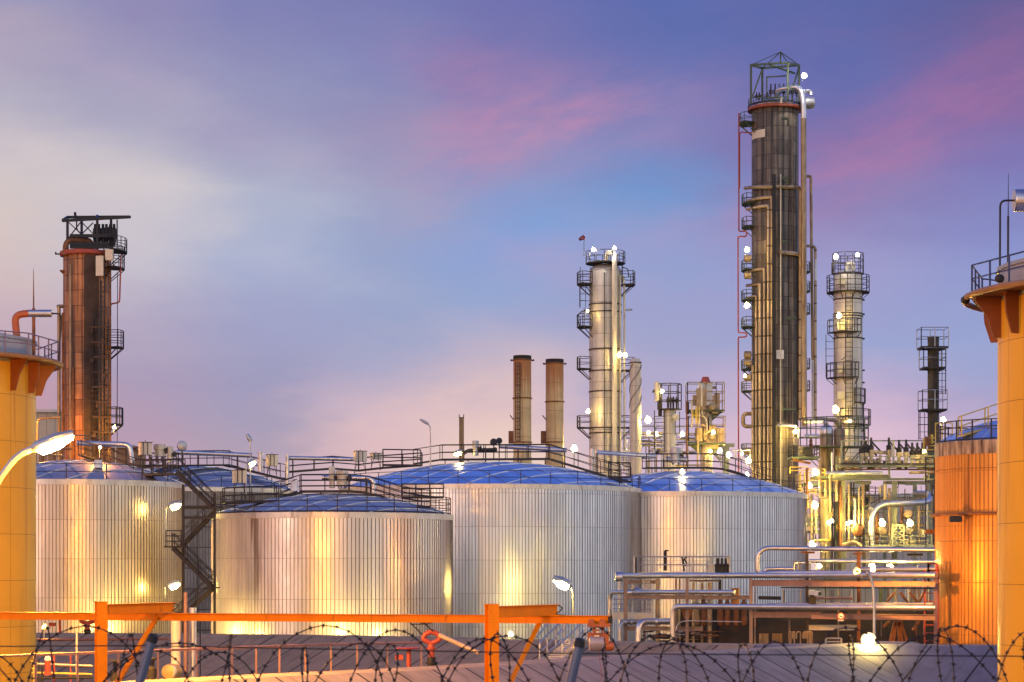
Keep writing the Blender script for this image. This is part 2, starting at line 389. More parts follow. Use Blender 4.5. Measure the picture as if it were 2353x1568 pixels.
# ---------------------------------------------------------------- ground, embankments
def ground():
    xs = [-6000, -600, -200, -90, -40, 0, 40, 90, 200, 600, 6000]
    ys = [-3000, -300, -60, 0, 18, 22, 27, 33, 60, 100, 160, 250, 420, 900, 3000, 9000]
    hz = lambda y: 5.9 if y <= 18 else 5.9*(33-y)/15 if y < 33 else 0
    vs = [(x, y, hz(y)) for y in ys for x in xs]; n = len(xs)
    fs = [(j*n+i, j*n+i+1, (j+1)*n+i+1, (j+1)*n+i) for j in range(len(ys)-1) for i in range(n-1)]
    g = pmat('gravel_ground', (.13, .12, .105), .95, 0, .35, .35, bump=.4)
    structure(MB().add(vs, fs).build('ground', g))
ground()
def slab_mat(name, col, w, skew=0):
    m = bpy.data.materials.new(name); m.use_nodes = True; nt = NT(m.node_tree); b = nt.n['Principled BSDF']
    uv = nt.new('ShaderNodeUVMap').outputs[0]; tc = nt.new('ShaderNodeTexCoord').outputs['Object']
    br = nt.new('ShaderNodeTexBrick', offset=0, squash=1); nt.put(br.inputs['Vector'], uv)
    br.inputs['Color1'].default_value = (1, 1, 1, 1); br.inputs['Color2'].default_value = (.84, .84, .86, 1); br.inputs['Mortar'].default_value = (.1, .09, .08, 1)
    br.inputs['Scale'].default_value = 1; br.inputs['Mortar Size'].default_value = .06; br.inputs['Brick Width'].default_value = w; br.inputs['Row Height'].default_value = 60
    c = nt.mix(nt.noise(tc, .7, 6, .65), tuple(v*.5 for v in col)+(1,), tuple(v*1.45 for v in col)+(1,))
    u, v, _ = nt.sep(uv)
    st = nt.ramp(nt.noise(nt.comb(nt.math('MULTIPLY', u, 2.2), nt.math('MULTIPLY', v, .35), 0), 1, 5, .6), [(.5, (0, 0, 0)), (.8, (1, 1, 1))])
    c = nt.mix(nt.math('MULTIPLY', st, .7), c, (.07, .06, .05, 1))
    c = nt.mix(1., c, br.outputs[0], 'MULTIPLY'); nt.put(b.inputs['Base Color'], c); b.inputs['Roughness'].default_value = .85
    bp = nt.new('ShaderNodeBump'); bp.inputs['Strength'].default_value = .35; nt.put(bp.inputs['Height'], nt.noise(tc, 9, 5)); nt.put(b.inputs['Normal'], bp.outputs[0])
    return m
def bank(name, crest, down, drop, mat, back=3.0):
    """concrete faced bank: crest polyline, horizontal downhill vectors, drop height; flat top 'back' metres deep"""
    n = len(crest); top = []; low = []; rear = []; rlow = []
    for p, dv in zip(crest, down):
        p = V(p); dv = V(dv)
        top.append(p); low.append(V((p.x+dv.x, p.y+dv.y, p.z-drop)))
        u = V((dv.x, dv.y, 0)).normalized()
        rear.append(p-u*back); rlow.append(V((p.x-u.x*(back+4), p.y-u.y*(back+4), 0)))
    rows = [low, top, rear, rlow]; vs = [p for r in rows for p in r]; fs = []
    for j in range(3):
        for i in range(n-1): fs.append((j*n+i, j*n+i+1, (j+1)*n+i+1, (j+1)*n+i))
    o = MB().add(vs, fs).build(name, mat, ang=5)
    me = o.data; uvl = me.uv_layers.new(name='slabs'); u = [0]
    for a, b in zip(crest, crest[1:]): u.append(u[-1]+(V(b)-V(a)).length)
    for poly in me.polygons:
        for li in poly.loop_indices:
            vi = me.loops[li].vertex_index; j, i = divmod(vi, n)
            uvl.data[li].uv = (u[i], (-(drop*2), 0, back, back+5)[j]+30)
    return structure(o)
hb = 4.35
def crest(pts, h): return [P(x, y, h*F/(y-HY)) for x, y in pts]
far_c = crest([(-1100, 1453), (-140, 1456), (300, 1458), (710, 1462), (1100, 1470), (1500, 1480), (1960, 1487)], 4.45)
bank('far_embankment', far_c, [(-5.2, -6.5)]*len(far_c), 3.3, slab_mat('far_bank_concrete', (.31, .22, .14), 2.7))
near_pts = [(250, 1578), (477, 1564), (710, 1552), (956, 1541), (1116, 1532), (1346, 1517), (1521, 1507), (1704, 1497), (1886, 1488), (1990, 1482)]
near_c = crest(near_pts, 4.2)
near_c.append(near_c[-1]+(near_c[-1]-near_c[-2])*1.2)
def nd(i):
    a = near_c[max(0, i-1)]; b = near_c[min(len(near_c)-1, i+1)]; d = (b-a).normalized()
    return V((d.y, -d.x, 0))*7.5
bank('near_embankment', near_c, [nd(i) for i in range(len(near_c))], 3.2, slab_mat('near_bank_concrete', (.31, .255, .225), 2.1), 2.2)
cor = near_c[-2]
bank('right_embankment', [cor+V((-6, .3, -.012)), cor+V((0, .06, -.01)), P(2150, 1484, 114.9), P(2420, 1486, 113.6), P(4200, 1490, 110)], [(-4.5, -8, 0)]*5, 3.2, slab_mat('right_bank_shaded_concrete', (.16, .15, .19), 3.2), 2.2)  # same concrete, darker: the shade on this face is in its colour
# ---------------------------------------------------------------- ribbed storage tanks
def tank_mat(name, R, col, stain=(.16, .1, .06), metal=.75, rough=.34, tint=None, seam=2.9):
    m = bpy.data.materials.new(name); m.use_nodes = True; nt = NT(m.node_tree); b = nt.n['Principled BSDF']
    tc = nt.new('ShaderNodeTexCoord').outputs['Object']; x, y, z = nt.sep(tc)
    a = nt.math('MULTIPLY', nt.math('ARCTAN2', x, nt.math('MULTIPLY', y, -1)), R)
    sheet = nt.new('ShaderNodeTexBrick', offset=0, squash=1); nt.put(sheet.inputs['Vector'], nt.comb(a, z, 0))
    sheet.inputs['Color1'].default_value = (1.1, 1.09, 1.08, 1); sheet.inputs['Color2'].default_value = (.9, .9, .91, 1)
    sheet.inputs['Mortar'].default_value = (.62, .6, .58, 1); sheet.inputs['Scale'].default_value = 1; sheet.inputs['Mortar Size'].default_value = .022
    sheet.inputs['Brick Width'].default_value = .86; sheet.inputs['Row Height'].default_value = seam; sheet.inputs['Bias'].default_value = -.2
    c = nt.mix(1., (*col, 1), sheet.outputs[0], 'MULTIPLY')
    s1 = nt.noise(nt.comb(nt.math('MULTIPLY', a, 1.6), nt.math('MULTIPLY', z, .09), 0), 1, 4, .6)
    c = nt.mix(nt.ramp(s1, [(.35, (0, 0, 0)), (.7, (.55, .55, .55))]), c, tuple(v*.62 for v in col)+(1,))
    s2 = nt.noise(nt.comb(nt.math('MULTIPLY', a, .55), nt.math('MULTIPLY', z, .05), 4.), 1, 3, .5)
    c = nt.mix(nt.ramp(s2, [(.6, (0, 0, 0)), (.68, (.75, .75, .75)), (.76, (.15, .15, .15))]), c, (*stain, 1))
    nt.put(b.inputs['Base Color'], c); b.inputs['Metallic'].default_value = metal
    nt.put(b.inputs['Roughness'], nt.math('ADD', rough-.12, nt.math('MULTIPLY', nt.noise(nt.comb(nt.math('MULTIPLY', a, 1.1), nt.math('MULTIPLY', z, .4), 2.), 1, 3), .26), clamp=True))
    bp = nt.new('ShaderNodeBump'); bp.inputs['Strength'].default_value = .4; bp.inputs['Distance'].default_value = .08
    nt.put(bp.inputs['Height'], nt.noise(nt.comb(nt.math('MULTIPLY', a, .8), nt.math('MULTIPLY', z, .35), 9.), 1, 2)); nt.put(b.inputs['Normal'], bp.outputs[0])
    return m
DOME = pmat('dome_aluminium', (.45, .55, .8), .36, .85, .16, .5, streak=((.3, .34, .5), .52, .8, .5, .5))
DOMEW = pmat('dome_aluminium_weathered', (.46, .43, .46), .46, .7, .16, .35, streak=((.3, .2, .16), .55, .85, .4, .4))
GROOVE = pmat('groove_dark', (.24, .2, .17), .5, .6)  # darker tone on the faces inside the wall grooves
SEAMD = pmat('dome_batten_unlit', (.22, .27, .45), .4, .7)  # second batten direction darkened, as it reflects little light
SEAM = pmat('dome_batten_lit', (.8, .8, .8), .3, .9)  # first batten direction pale: its reflected light is in the colour
BAND = pmat('rim_flashing', (.62, .58, .52), .42, .7, .14, 1.2, streak=((.25, .14, .08), .55, .8, 2.2, .2))
def ribbed(mb, cx, cy, R, z0, z1, pitch=.29, hgt=.06):
    n = int(2*PI*R/pitch); vs = []; fs = []
    prof = [(.0, 0), (.78, 0), (.8, -hgt), (.92, -hgt), (.94, hgt*.5), (.99, hgt*.5)]
    for i in range(n):
        for k, h in prof:
            a = 2*PI*(i+k)/n
            for z in (z0, z1): vs.append((cx+(R+h)*math.cos(a), cy+(R+h)*math.sin(a), z))
    m = n*6
    for j in range(m): fs.append((j*2, ((j+1) % m)*2, ((j+1) % m)*2+1, j*2+1))
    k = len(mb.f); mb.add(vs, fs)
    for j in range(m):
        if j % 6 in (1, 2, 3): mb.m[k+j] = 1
def dome_z(r, R, rise):   # spherical cap height above the rim
    K = (R*R+rise*rise)/(2*rise); return math.sqrt(max(0, K*K-r*r))-(K-rise)
def dome(mb, cx, cy, z0, R, rise, n=72, step=2., batten=True):
    rings = 10; vs = []; fs = []
    for j in range(rings+1):
        r = R*(1-j/rings)
        for i in range(n): vs.append((cx+r*math.cos(2*PI*i/n), cy+r*math.sin(2*PI*i/n), z0+dome_z(r, R, rise)))
    for j in range(rings):
        for i in range(n): fs.append((j*n+i, j*n+(i+1) % n, (j+1)*n+(i+1) % n, (j+1)*n+i))
    mb.mi = 0; mb.add(vs, fs); mb.mi = 1
    if batten:
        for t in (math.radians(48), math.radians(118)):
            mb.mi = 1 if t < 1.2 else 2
            u = V((math.cos(t), math.sin(t), 0)); w = V((-u.y, u.x, 0)); k = -int(R/step)
            while k*step < R:
                o = k*step; k += 1
                if abs(o) > R*.985: continue
                L = math.sqrt(R*R-o*o)*.995
                pts = []
                for i in range(13):
                    s = -L+2*L*i/12; r = math.sqrt(s*s+o*o); q = u*s+w*o
                    pts.append(V((cx+q.x, cy+q.y, z0+dome_z(r, R, rise)+.03)))
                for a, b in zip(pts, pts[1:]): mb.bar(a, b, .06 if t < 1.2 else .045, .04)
    mb.mi = 0
def make_tank(label, px, pr, d, yrim, ytop, mat, domemat, nr=2, railh=1.15, pitch=.29, band=.42, step=2., gap=2.3, seg=72):
    R = S(pr, d); c = P(px, HY, d); cx, cy = c.x, c.y
    zr = ZC+(HY-yrim)*d/F; rise = ZC+(HY-ytop)*d/F-zr
    t = thing('storage_tank', label, 'storage tank', (cx, cy, 0), 'ribbed storage tanks with domed roofs')
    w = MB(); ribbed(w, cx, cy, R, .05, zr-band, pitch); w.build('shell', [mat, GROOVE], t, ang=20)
    b = MB(); b.sector(cx, cy, R-.1, R+.07, zr-band, zr, 0, 2*PI, seg); b.build('rim_band', BAND, t)
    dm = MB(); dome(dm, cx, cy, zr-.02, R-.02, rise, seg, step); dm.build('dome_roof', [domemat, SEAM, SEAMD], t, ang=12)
    rl = MB(); n = max(12, int(2*PI*R/gap)); rr = R-.15
    pts = [V((cx+rr*math.cos(2*PI*i/n), cy+rr*math.sin(2*PI*i/n), zr)) for i in range(n)]
    for k in range(nr): rl.ring(cx, cy, zr+railh*(k+1)/nr, rr, .032, n*3)
    for p in pts: rl.bar(p-V((0, 0, .05)), p+V((0, 0, railh)), .065)
    if nr == 3: rl.ring(cx, cy, zr+.08, rr, .05, n*3)
    rl.build('handrail', STEEL, t)
    return t, cx, cy, R, zr, rise
D1, D2, D3, D4, D5 = 165, 158, 197, 205, 215
def zt(y, d): return ZC+(HY-y)*d/F
T1 = make_tank('ribbed silver tank behind the zigzag stairs, glowing yellow at its right', 180, 240, D1, 1111, 1058, tank_mat('tank_sheet_warm', S(240, D1), (.76, .65, .52)), DOMEW, pitch=.27, gap=2.9)
T2 = make_tank('squat ribbed tank in front with a stained rim and rusty streaks', 764.6, 275.5, D2, 1184, 1134.5, tank_mat('tank_sheet_streaked', S(275.5, D2), (.74, .69, .64)), DOMEW, nr=3, railh=1.25, pitch=.29, gap=2.1)
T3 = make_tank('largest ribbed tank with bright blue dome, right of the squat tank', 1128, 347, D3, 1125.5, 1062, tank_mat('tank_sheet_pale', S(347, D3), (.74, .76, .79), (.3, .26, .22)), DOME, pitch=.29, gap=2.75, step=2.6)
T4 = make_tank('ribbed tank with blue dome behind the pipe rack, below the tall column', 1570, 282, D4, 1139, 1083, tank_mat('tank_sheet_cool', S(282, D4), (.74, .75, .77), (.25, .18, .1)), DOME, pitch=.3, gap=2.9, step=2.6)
panel = pmat('tank_panel_sheet', (.3, .27, .24), .5, .4, .25, .5, cyl=S(240, D5), grid=(2.2, 2.0, .06, .7), streak=((.12, .09, .06), .5, .8, 1.2, .15))
T5 = make_tank('far tank with square grey panels seen behind the zigzag stairs', 440, 240, D5, 1128, 1071, panel, DOMEW, gap=2.9)

def catwalk(parent, pts, w=.9, h=1.1, nr=2, gap=1.7, deck=STEEL, sides=(1, -1), name='catwalk', r=.034, th=.16):
    """walkway along pts: deck with toe boards, handrails both sides, feet"""
    pts = [V(p) for p in pts]; c = MB()
    for a, b in zip(pts, pts[1:]):
        d = (b-a).normalized(); s = d.cross(V((0, 0, 1))).normalized()
        c.bar(a-V((0, 0, .04)), b-V((0, 0, .04)), w, .06)
        for k in sides: c.bar(a+s*k*w/2, b+s*k*w/2, .05, th)
    o = c.build(name, deck, parent)
    m = MB()
    for k in sides:
        q = []
        for i, p in enumerate(pts):
            a = pts[max(0, i-1)]; b = pts[min(len(pts)-1, i+1)]
            s = (b-a).normalized().cross(V((0, 0, 1))).normalized(); q.append(p+s*k*w/2)
        m.rail(q, h, nr, r, gap)
    m.build('handrail', deck, o)
    return o
def feet(parent, spots, name='walkway_leg', mat=STEEL, w=.09):
    m = MB()
    for a, zb in spots: m.bar(a, V((a.x, a.y, zb)), w)
    return m.each(name, mat, parent)
# walkways over the domes
d = D2
catwalk(T2[0], [r3(480, 592, 153), r3(880, 575, 154)], 1.1)
catwalk(T2[0], [r3(880, 560, 156), r3(1050, 505, 157), r3(1410, 503, 157), r3(1550, 515, 157), r3(1830, 600, 156), r3(1980, 622, 155)], 1.1, 1.25, 3, 1.6)
catwalk(T2[0], [r3(1800, 548, 159), r3(2110, 548, 159)], .8, 1.0, 3, 1.2)
feet(T2[0], [(r3(x, 510, 157), zt(1150, 157)) for x in (1060, 1200, 1340, 1400)])
catwalk(T3[0], [r4(-60, 985, 194), r4(130, 955, 195), r4(930, 950, 197), r4(1130, 1010, 196), r4(1340, 1075, 195), r4(1500, 1120, 192)], 1.1, 1.35, 2, 2.0)
catwalk(T3[0], [r4(1370, 1085, 190), r4(1530, 1085, 190)], .8, 1.3, 2, 1.)
feet(T3[0], [(r4(x, 960, 197), zt(1085, 197)) for x in (160, 330, 560, 720, 900)]+[(r4(1030, 985, 196), zt(1095, 197)), (r4(1200, 1040, 196), zt(1100, 196))])
catwalk(T4[0], [z8(-60, 1250, 203), z8(850, 1245, 205), z8(1110, 1265, 205), z8(1330, 1330, 204), z8(1560, 1420, 203), z8(1800, 1500, 201)], 1.1, 1.35, 2, 2.)
feet(T4[0], [(z8(x, 1245, 205), zt(1105, 205)) for x in (50, 300, 560, 820)])
catwalk(T5[0], [z2(480, 560, 200), z2(750, 470, 208), z2(1360, 462, 213), z2(1470, 490, 212), z2(2080, 640, 210)], 1.1, 1.45, 2, 2.0)
catwalk(T5[0], [r3(960, 360, 206), r3(1150, 345, 206), r3(1290, 335, 206), r3(1480, 350, 206), r3(1660, 330, 206), r3(1950, 310, 206)], 1.0, 1.2, 2, 2.)
catwalk(T5[0], [r3(1660, 308, 204), r3(1940, 312, 204)], 1.0, 1.5, 2, 2.)
catwalk(T1[0], [z2(-500, 330, 163), z2(-120, 440, 164), z2(240, 590, 163), z2(500, 590, 160)], .9, 1.1)
catwalk(T1[0], [z2(230, 475, 166), z2(740, 470, 166)], 1.0, 1.0, 2, 1.2)
catwalk(T1[0], [z2(490, 580, 160), z2(760, 575, 158)], 1.1, 1.1, 2, 1.)

# roof gear: boxes on legs, drums, pipes
def vent_box(fr, x0, x1, y0, y1, d, yb, label, dep=.9):
    a, b = fr(x0, y1, d), fr(x1, y0, d); w, h = b.x-a.x, b.z-a.z; c = (a+b)/2
    zb = fr(x0, yb, d).z
    t = thing('vent_box', label, 'vent box', (c.x, c.y, zb), 'square vent boxes on the tank roofs')
    MB().box(c, w, dep, h, .35).build('housing', CREAM, t)
    m = MB()
    R = Matrix.Rotation(.35, 3, 'Z')
    for i in (-.28, .1): m.box(c+R @ V((i*w, -dep/2-.02, 0)), .06, .05, h*1.02, .35)
    m.box(c+V((0, 0, h/2+.03)), w*1.05, dep*1.05, .06, .35); m.bar(c+V((0, 0, h/2)), c+V((0, 0, h/2+.25)), .04)
    m.build('strap', STEEL, t)
    m = MB()
    for i in (-1, 1):
        for j in (-1, 1): m.bar(c+R @ V((i*w*.36, j*dep*.4, -h/2)), V((c.x+i*w*.5, c.y+j*dep*.45, zb)), .05)
    m.bar(c+V((-w*.4, -dep*.4, -h*.9)), c+V((w*.4, -dep*.4, -h*.9)), .04)
    m.each('leg', STEEL, t)
    return t
vent_box(z2, 258, 408, 182, 335, 164, 520, 'cream vent box on legs nearest the glaring lamp')
vent_box(z2, 1876, 2004, 335, 475, 204, 640, 'cream vent box against the sky between two silver pipe ends')
vent_box(z2, 1452, 1604, 533, 690, 152, 900, 'tall-legged cream vent box behind the squat tank rail, right of the stairs')
vent_box(z3, 420, 622, 312, 490, 204, 700, 'cream vent box at the right end of the silver roof pipe')
vent_box(z3, 712, 885, 350, 450, 206, 640, 'pale vent box left of the walkway up the blue dome')
def drum(p, r, h, label, mat=SILVER, legs=.0, cap=True):
    p = V(p); t = thing('vent_drum', label, 'vent drum', p, 'round vent drums on the tank roofs')
    MB().axis(p+V((0, 0, legs)), (0, 0, 1), [(r*.92, 0), (r*.92, h*.55), (r*1.05, h*.56), (r*1.05, h*.97), (r*.9, h)], 20).build('drum', mat, t)
    m = MB()
    for i in range(4): m.bar(p+V((r*.7*math.cos(i*PI/2+.6), r*.7*math.sin(i*PI/2+.6), legs)), p+V((r*.7*math.cos(i*PI/2+.6), r*.7*math.sin(i*PI/2+.6), 0)), .07)
    m.axis(p+V((r*.9, -r*.3, h*.5+legs)), (1, -.4, 0), [(.12, 0), (.12, .16), (.22, .17), (.22, .24)], 10).build('legs_and_fitting', STEEL, t)  # four legs and the side fitting as one part
    return t
drum(z2(515, 430, 165), S(13.5, 165), S(28, 165), 'wide white vent drum beside the glaring lamp vent box', CREAM, S(14, 165))
drum(z2(645, 430, 165), S(7, 165), S(37, 165), 'slim two-stage vent drum at the head of the stairs', CREAM)
drum(r3(1358, 485, 157), S(14, 157), S(34, 157), 'stout vent drum over the middle of the squat tank', CREAM, S(8, 157))
drum(r3(1283, 480, 157), S(7, 157), S(50, 157), 'slim vent stack over the squat tank beside the stout drum', CREAM)
drum(z8(400, 1200, 204), S(13, 204), S(35, 204), 'tall grey drum on the walkway of the right blue dome', GALV, S(4, 204))
drum(z8(80, 1060, 204), S(6, 204), S(14, 204), 'small grey drum on the silver pipe over the right blue dome', GALV)
drum(r4(385, 925, 196), S(7.5, 196), S(34, 196), 'grey valve drum at the top of the largest blue dome', GALV)
def pipe(label, pts, r, mat=SILVER, bend=.8, n=14, flanges=(), supports=(), caps=False, group='insulated pipes', name='pipe', sm=STEEL):
    pts = [V(p) for p in pts]
    t = thing(name, label, 'pipe', (pts[0]+pts[-1])/2, group)
    MB().tube(pts, r, n, bend=bend).build('pipe_run', mat, t)
    m = MB(); L = rounded(pts, bend); k = 0
    for a, b in zip(L, L[1:]):
        l = (b-a).length
        if l > 4.5:
            q = int(l/3.4)
            for i in range(1, q): p = a.lerp(b, i/q); dd = (b-a).normalized(); m.cyl(p-dd*.04, p+dd*.04, r*1.035, n); k += 1
    for f in flanges:
        p, dd = V(f[0]), V(f[1]).normalized(); m.cyl(p-dd*.08, p+dd*.08, r*1.35, n); k += 1
    if k: m.build('joint_band', mat, t)
    if supports:
        m = MB()
        for a, zb in supports: m.bar(a, V((a.x, a.y, zb)), .12)
        m.each('support', sm, t)
    return t
pipe('silver roof pipe from the stair head to a capped riser', [z2(735, 300, 206), z2(1690, 340, 206)], S(5.6, 206), supports=[(z2(1000, 315, 206), zt(1075, 206)), (z2(1500, 330, 206), zt(1080, 206))])
pipe('upright silver riser at the right end of the stair head pipe', [z2(1795, 300, 206.5), z2(1795, 545, 206.5)], S(5, 206), flanges=[(z2(1795, 308, 206.5), (0, 0, 1))])
pipe('upright capped silver riser beside the vent box against the sky', [z2(2138, 330, 205), z2(2138, 700, 205)], S(4, 205), flanges=[(z2(2138, 480, 205), (0, 0, 1))])
MBx = pipe('silver roof pipe running right to a vent box over the squat tank', [z2(2138, 372, 205.5), z3(450, 450, 205.5)], S(4.8, 205), supports=[(z2(2205, 375, 205.5), zt(1095, 205))])
pipe('short silver overflow pipe bending down over the squat tank roof', [r3(1210, 400, 157.5), r3(1590, 405, 157.5), r3(1590, 520, 157.5)], S(6.3, 157), bend=.5, supports=[(r3(1540, 425, 157.5), zt(1130, 157.5))])
pipe('silver roof pipe across the largest blue dome', [r4(560, 855, 198), r4(1060, 885, 198)], S(5.3, 198), supports=[(r4(1045, 890, 198), zt(1085, 198)), (r4(700, 860, 198), zt(1070, 198))])
pipe('upright capped silver riser between the two blue domes', [r4(1248, 875, 200), r4(1248, 1080, 200)], S(5.5, 200), flanges=[(r4(1248, 960, 200), (0, 0, 1))])
pipe('silver roof pipe from the riser to the right blue dome', [r4(1275, 900, 201), r4(1720, 928, 203)], S(4.6, 201), supports=[(r4(1285, 905, 201), zt(1090, 201))])
pipe('fat grey pipe stub beside the tall drum on the right dome', [z8(250, 1120, 204), z8(570, 1125, 204)], S(6.5, 204), GALV, flanges=[(z8(440, 1122, 204), (1, 0, 0))], supports=[(z8(225, 1120, 204), zt(1075, 204))])
pipe('silver pipe elbow behind the glaring street lamp', [r1(380, 1272, 168), r1(640, 1280, 168), r1(652, 1370, 168)], S(6, 168), bend=.5, supports=[(r1(625, 1290, 168), zt(1068, 168))])
pipe('black hooked valve pipe on the largest blue dome', [r4(290, 915, 196), r4(330, 885, 196), r4(545, 880, 196)], S(4, 196), IRON, .4, flanges=[(r4(450, 882, 196), (1, 0, 0)), (r4(530, 880, 196), (1, 0, 0))], supports=[(r4(460, 880, 196), zt(1066, 196))])
# small fittings on roofs: hand wheels, white hatch
def hatch(p, w, h, label):
    t = thing('roof_hatch', label, 'hatch', p, 'hatches on the tank roofs')
    p = V(p); MB().axis(p, (0, 0, 1), [(w*.62, 0), (w*.5, h*.8), (w*.56, h*.82), (w*.56, h)], 8).build('hatch_box', WHITE, t)
    MB().bar(p+V((-.2, -w*.3, h)), p+V((.2, -w*.3, h+.15)), .05).build('handle', STEEL, t)
hatch(r1(485, 1395, 160), S(17, 160), S(18, 160), 'white roof hatch under the small lamp on the glowing left dome')
hatch(r3(1005, 500, 156), S(16, 156), S(22, 156), 'white sloping hatch at the left end of the squat tank walkway')
for i, (fr, x, y, dd, r, lab) in enumerate([(z2, 800, 220, 166, .42, 'round silver valve cover at the stair head'), (r4, 520, 825, 196, .35, 'small valve wheel over the largest dome'), (r4, 560, 815, 197, .3, 'small dark relief valve over the largest dome')]):
    p = fr(x, y, dd); t = thing('roof_valve', lab, 'valve', p, 'small valves on the tank roofs')
    MB().axis(p, (.3, -1, 0), [(r*.3, -r), (r*.9, -r*.6), (r, 0), (r*.9, r*.5), (r*.3, r*.7)], 12).build('valve_body', GALV if i == 0 else IRON, t)
    MB().bar(p, p-V((0, 0, 1.6)), .1).build('stem', STEEL, t)

# ---------------------------------------------------------------- zigzag stairs between the tanks
def flight(parent, a, b, w=1.0):
    a, b = V(a), V(b); m = MB(); s = V((0, 1, 0))
    for k in (-1, 1): m.bar(a+s*k*w/2, b+s*k*w/2, .06, .26)
    n = int(abs(a.z-b.z)/.21)
    for i in range(1, n): p = a.lerp(b, i/n); m.bar(p-s*w/2, p+s*w/2, .26, .05)
    o = m.build('stair_flight', STEEL, parent)
    r = MB()
    for k in (-1, 1): r.rail([a+s*k*w/2, b+s*k*w/2], 1.05, 2, .03, 1.3)
    r.build('handrail', STEEL, o)
st = thing('stair_tower', 'zigzag steel stairs climbing between the left tank and the squat tank', 'stairs', base(P(447, 1306, 150)))
ds = 150
flight(st, z2(740, 560, ds), z2(1190, 1000, ds))
flight(st, z2(1210, 1060, ds+1.5), z2(800, 1490, ds+1.5))
flight(st, r2(1050, 755, ds), r2(1290, 995, ds))
flight(st, r2(1290, 1000, ds+1.5), r2(1090, 1180, ds+1.5))
m = MB()
for a, b in ((z2(1170, 1005, ds+.7), z2(1290, 1005, ds+.7)), (r2(1010, 748, ds+.7), r2(1125, 748, ds+.7)), (r2(1265, 995, ds+.7), r2(1320, 995, ds+.7))): m.bar(a, b, 2.4, .1)
m.each('landing', STEEL, st)
m = MB().rail([r2(1005, 745, ds-.5), r2(1105, 745, ds-.5)], S(36, ds), 3, .035, 1.4).rail([r2(1005, 745, ds-.5), r2(1005, 745, ds+1.8)], S(36, ds), 3, .035, 1.4)
m.build('landing_rail', STEEL, st)
m = MB()
for x, y0 in ((1110, 370), (1300, 420)): m.bar(r2(x, y0, ds+.2), base(r2(x, y0, ds+.2)), .17)
for y in (510, 570): m.bar(r2(1110, y, ds+.2), r2(1290, y, ds+.2), .14, .2)
m.each('post', STEEL, st)
# ---------------------------------------------------------------- distillation columns and stacks
def ang_pt(c, r, deg, z): a = math.radians(deg); return V((c.x+r*math.cos(a), c.y+r*math.sin(a), z))
def platform(t, c, R, z, a0, a1, w=1.3, h=1.1, mat=GREENP, r=.05, nr=2, br=True, name='platform'):
    a0, a1 = math.radians(a0), math.radians(a1); n = max(4, int(abs(a1-a0)*(R+w)/1.2))
    m = MB(); m.sector(c.x, c.y, R+.02, R+w, z-.12, z, a0, a1, n)
    if br:
        for i in range(0, n+1, 2):
            a = a0+(a1-a0)*i/n; u = V((math.cos(a), math.sin(a), 0)); q = V((c.x, c.y, 0))
            m.bar(q+u*(R+w*.95)+V((0, 0, z-.1)), q+u*(R)+V((0, 0, z-w*.9)), .1)
    o = m.build(name, mat, t)
    pts = [V((c.x+(R+w-.06)*math.cos(a0+(a1-a0)*i/n), c.y+(R+w-.06)*math.sin(a0+(a1-a0)*i/n), z)) for i in range(n+1)]
    if abs(a1-a0) < 6.2: pts = [V((c.x+R*math.cos(a0), c.y+R*math.sin(a0), z))]+pts+[V((c.x+R*math.cos(a1), c.y+R*math.sin(a1), z))]
    MB().rail(pts, h, nr, r, 1.5).build('handrail', mat, o)
    return o
def zz(y, d): return ZC+(HY-y)*d/F
def tube_part(t, pts, r, mat=TOWP, bend=.7, name='pipe', n=10):
    return MB().tube(pts, r, n, bend=bend).build(name, mat, t)
def shell(t, c, R, ztop, mat, dish=.0, bands=(), n=48, bandmat=STEEL):
    prof = [(R, 0), (R, ztop)]
    if dish: prof += [(R*math.cos(a), ztop+dish*math.sin(a)) for a in [PI/2*i/6 for i in range(1, 6)]]+[(R*.05, ztop+dish)]
    o = MB().axis(base(c), (0, 0, 1), prof, n).build('shell', mat, t)
    if bands:
        m = MB()
        for z in bands: m.sector(c.x, c.y, R-.02, R+.1, z-.09, z+.09, 0, 2*PI, 40)
        m.each('stiffening_ring', bandmat, t)
    return o
# --- the tall dark column
d = 310; c = P(1781, HY, d); R = S(53.5, d); ztop = zz(256, d)
TALLM = pmat('tall_column_lagging', (.22, .175, .125), .55, .35, .35, .35, cyl=R, grid=(.85, 2.06, .05, .5), streak=((.022, .018, .015), .44, .66, 1.9, .05))
t = thing('distillation_column', 'tallest sooty brown column with a frame on top and many vertical pipes', 'distillation column', base(c), 'refinery columns')
shell(t, c, R, ztop, TALLM, 1.2)
m = MB(); m.sector(c.x, c.y, R, R+.6, zz(256, d), zz(250, d), 0, 2*PI, 48); m.build('top_platform', pmat('faded_red', (.3, .06, .025), .6, 0, .3, 1.5, streak=((.06, .03, .02), .5, .75, 2, .6)), t)
MB().sector(c.x, c.y, R+.5, R+.58, zz(248, d), zz(243, d), 0, 2*PI, 40).build('toe_board', IRON, t)
MB().rail([ang_pt(c, R+.5, a, zz(248, d)) for a in range(0, 361, 15)], 1.15, 2, .045, 1.4).build('handrail', GREENP, t)
MB().axis(V((c.x, c.y, zz(248, d))), (0, 0, 1), [(R*.75, 0), (R*.75, .5), (R*.4, 1.3), (.6, 1.5)], 24).build('top_dome', SILVER, t)
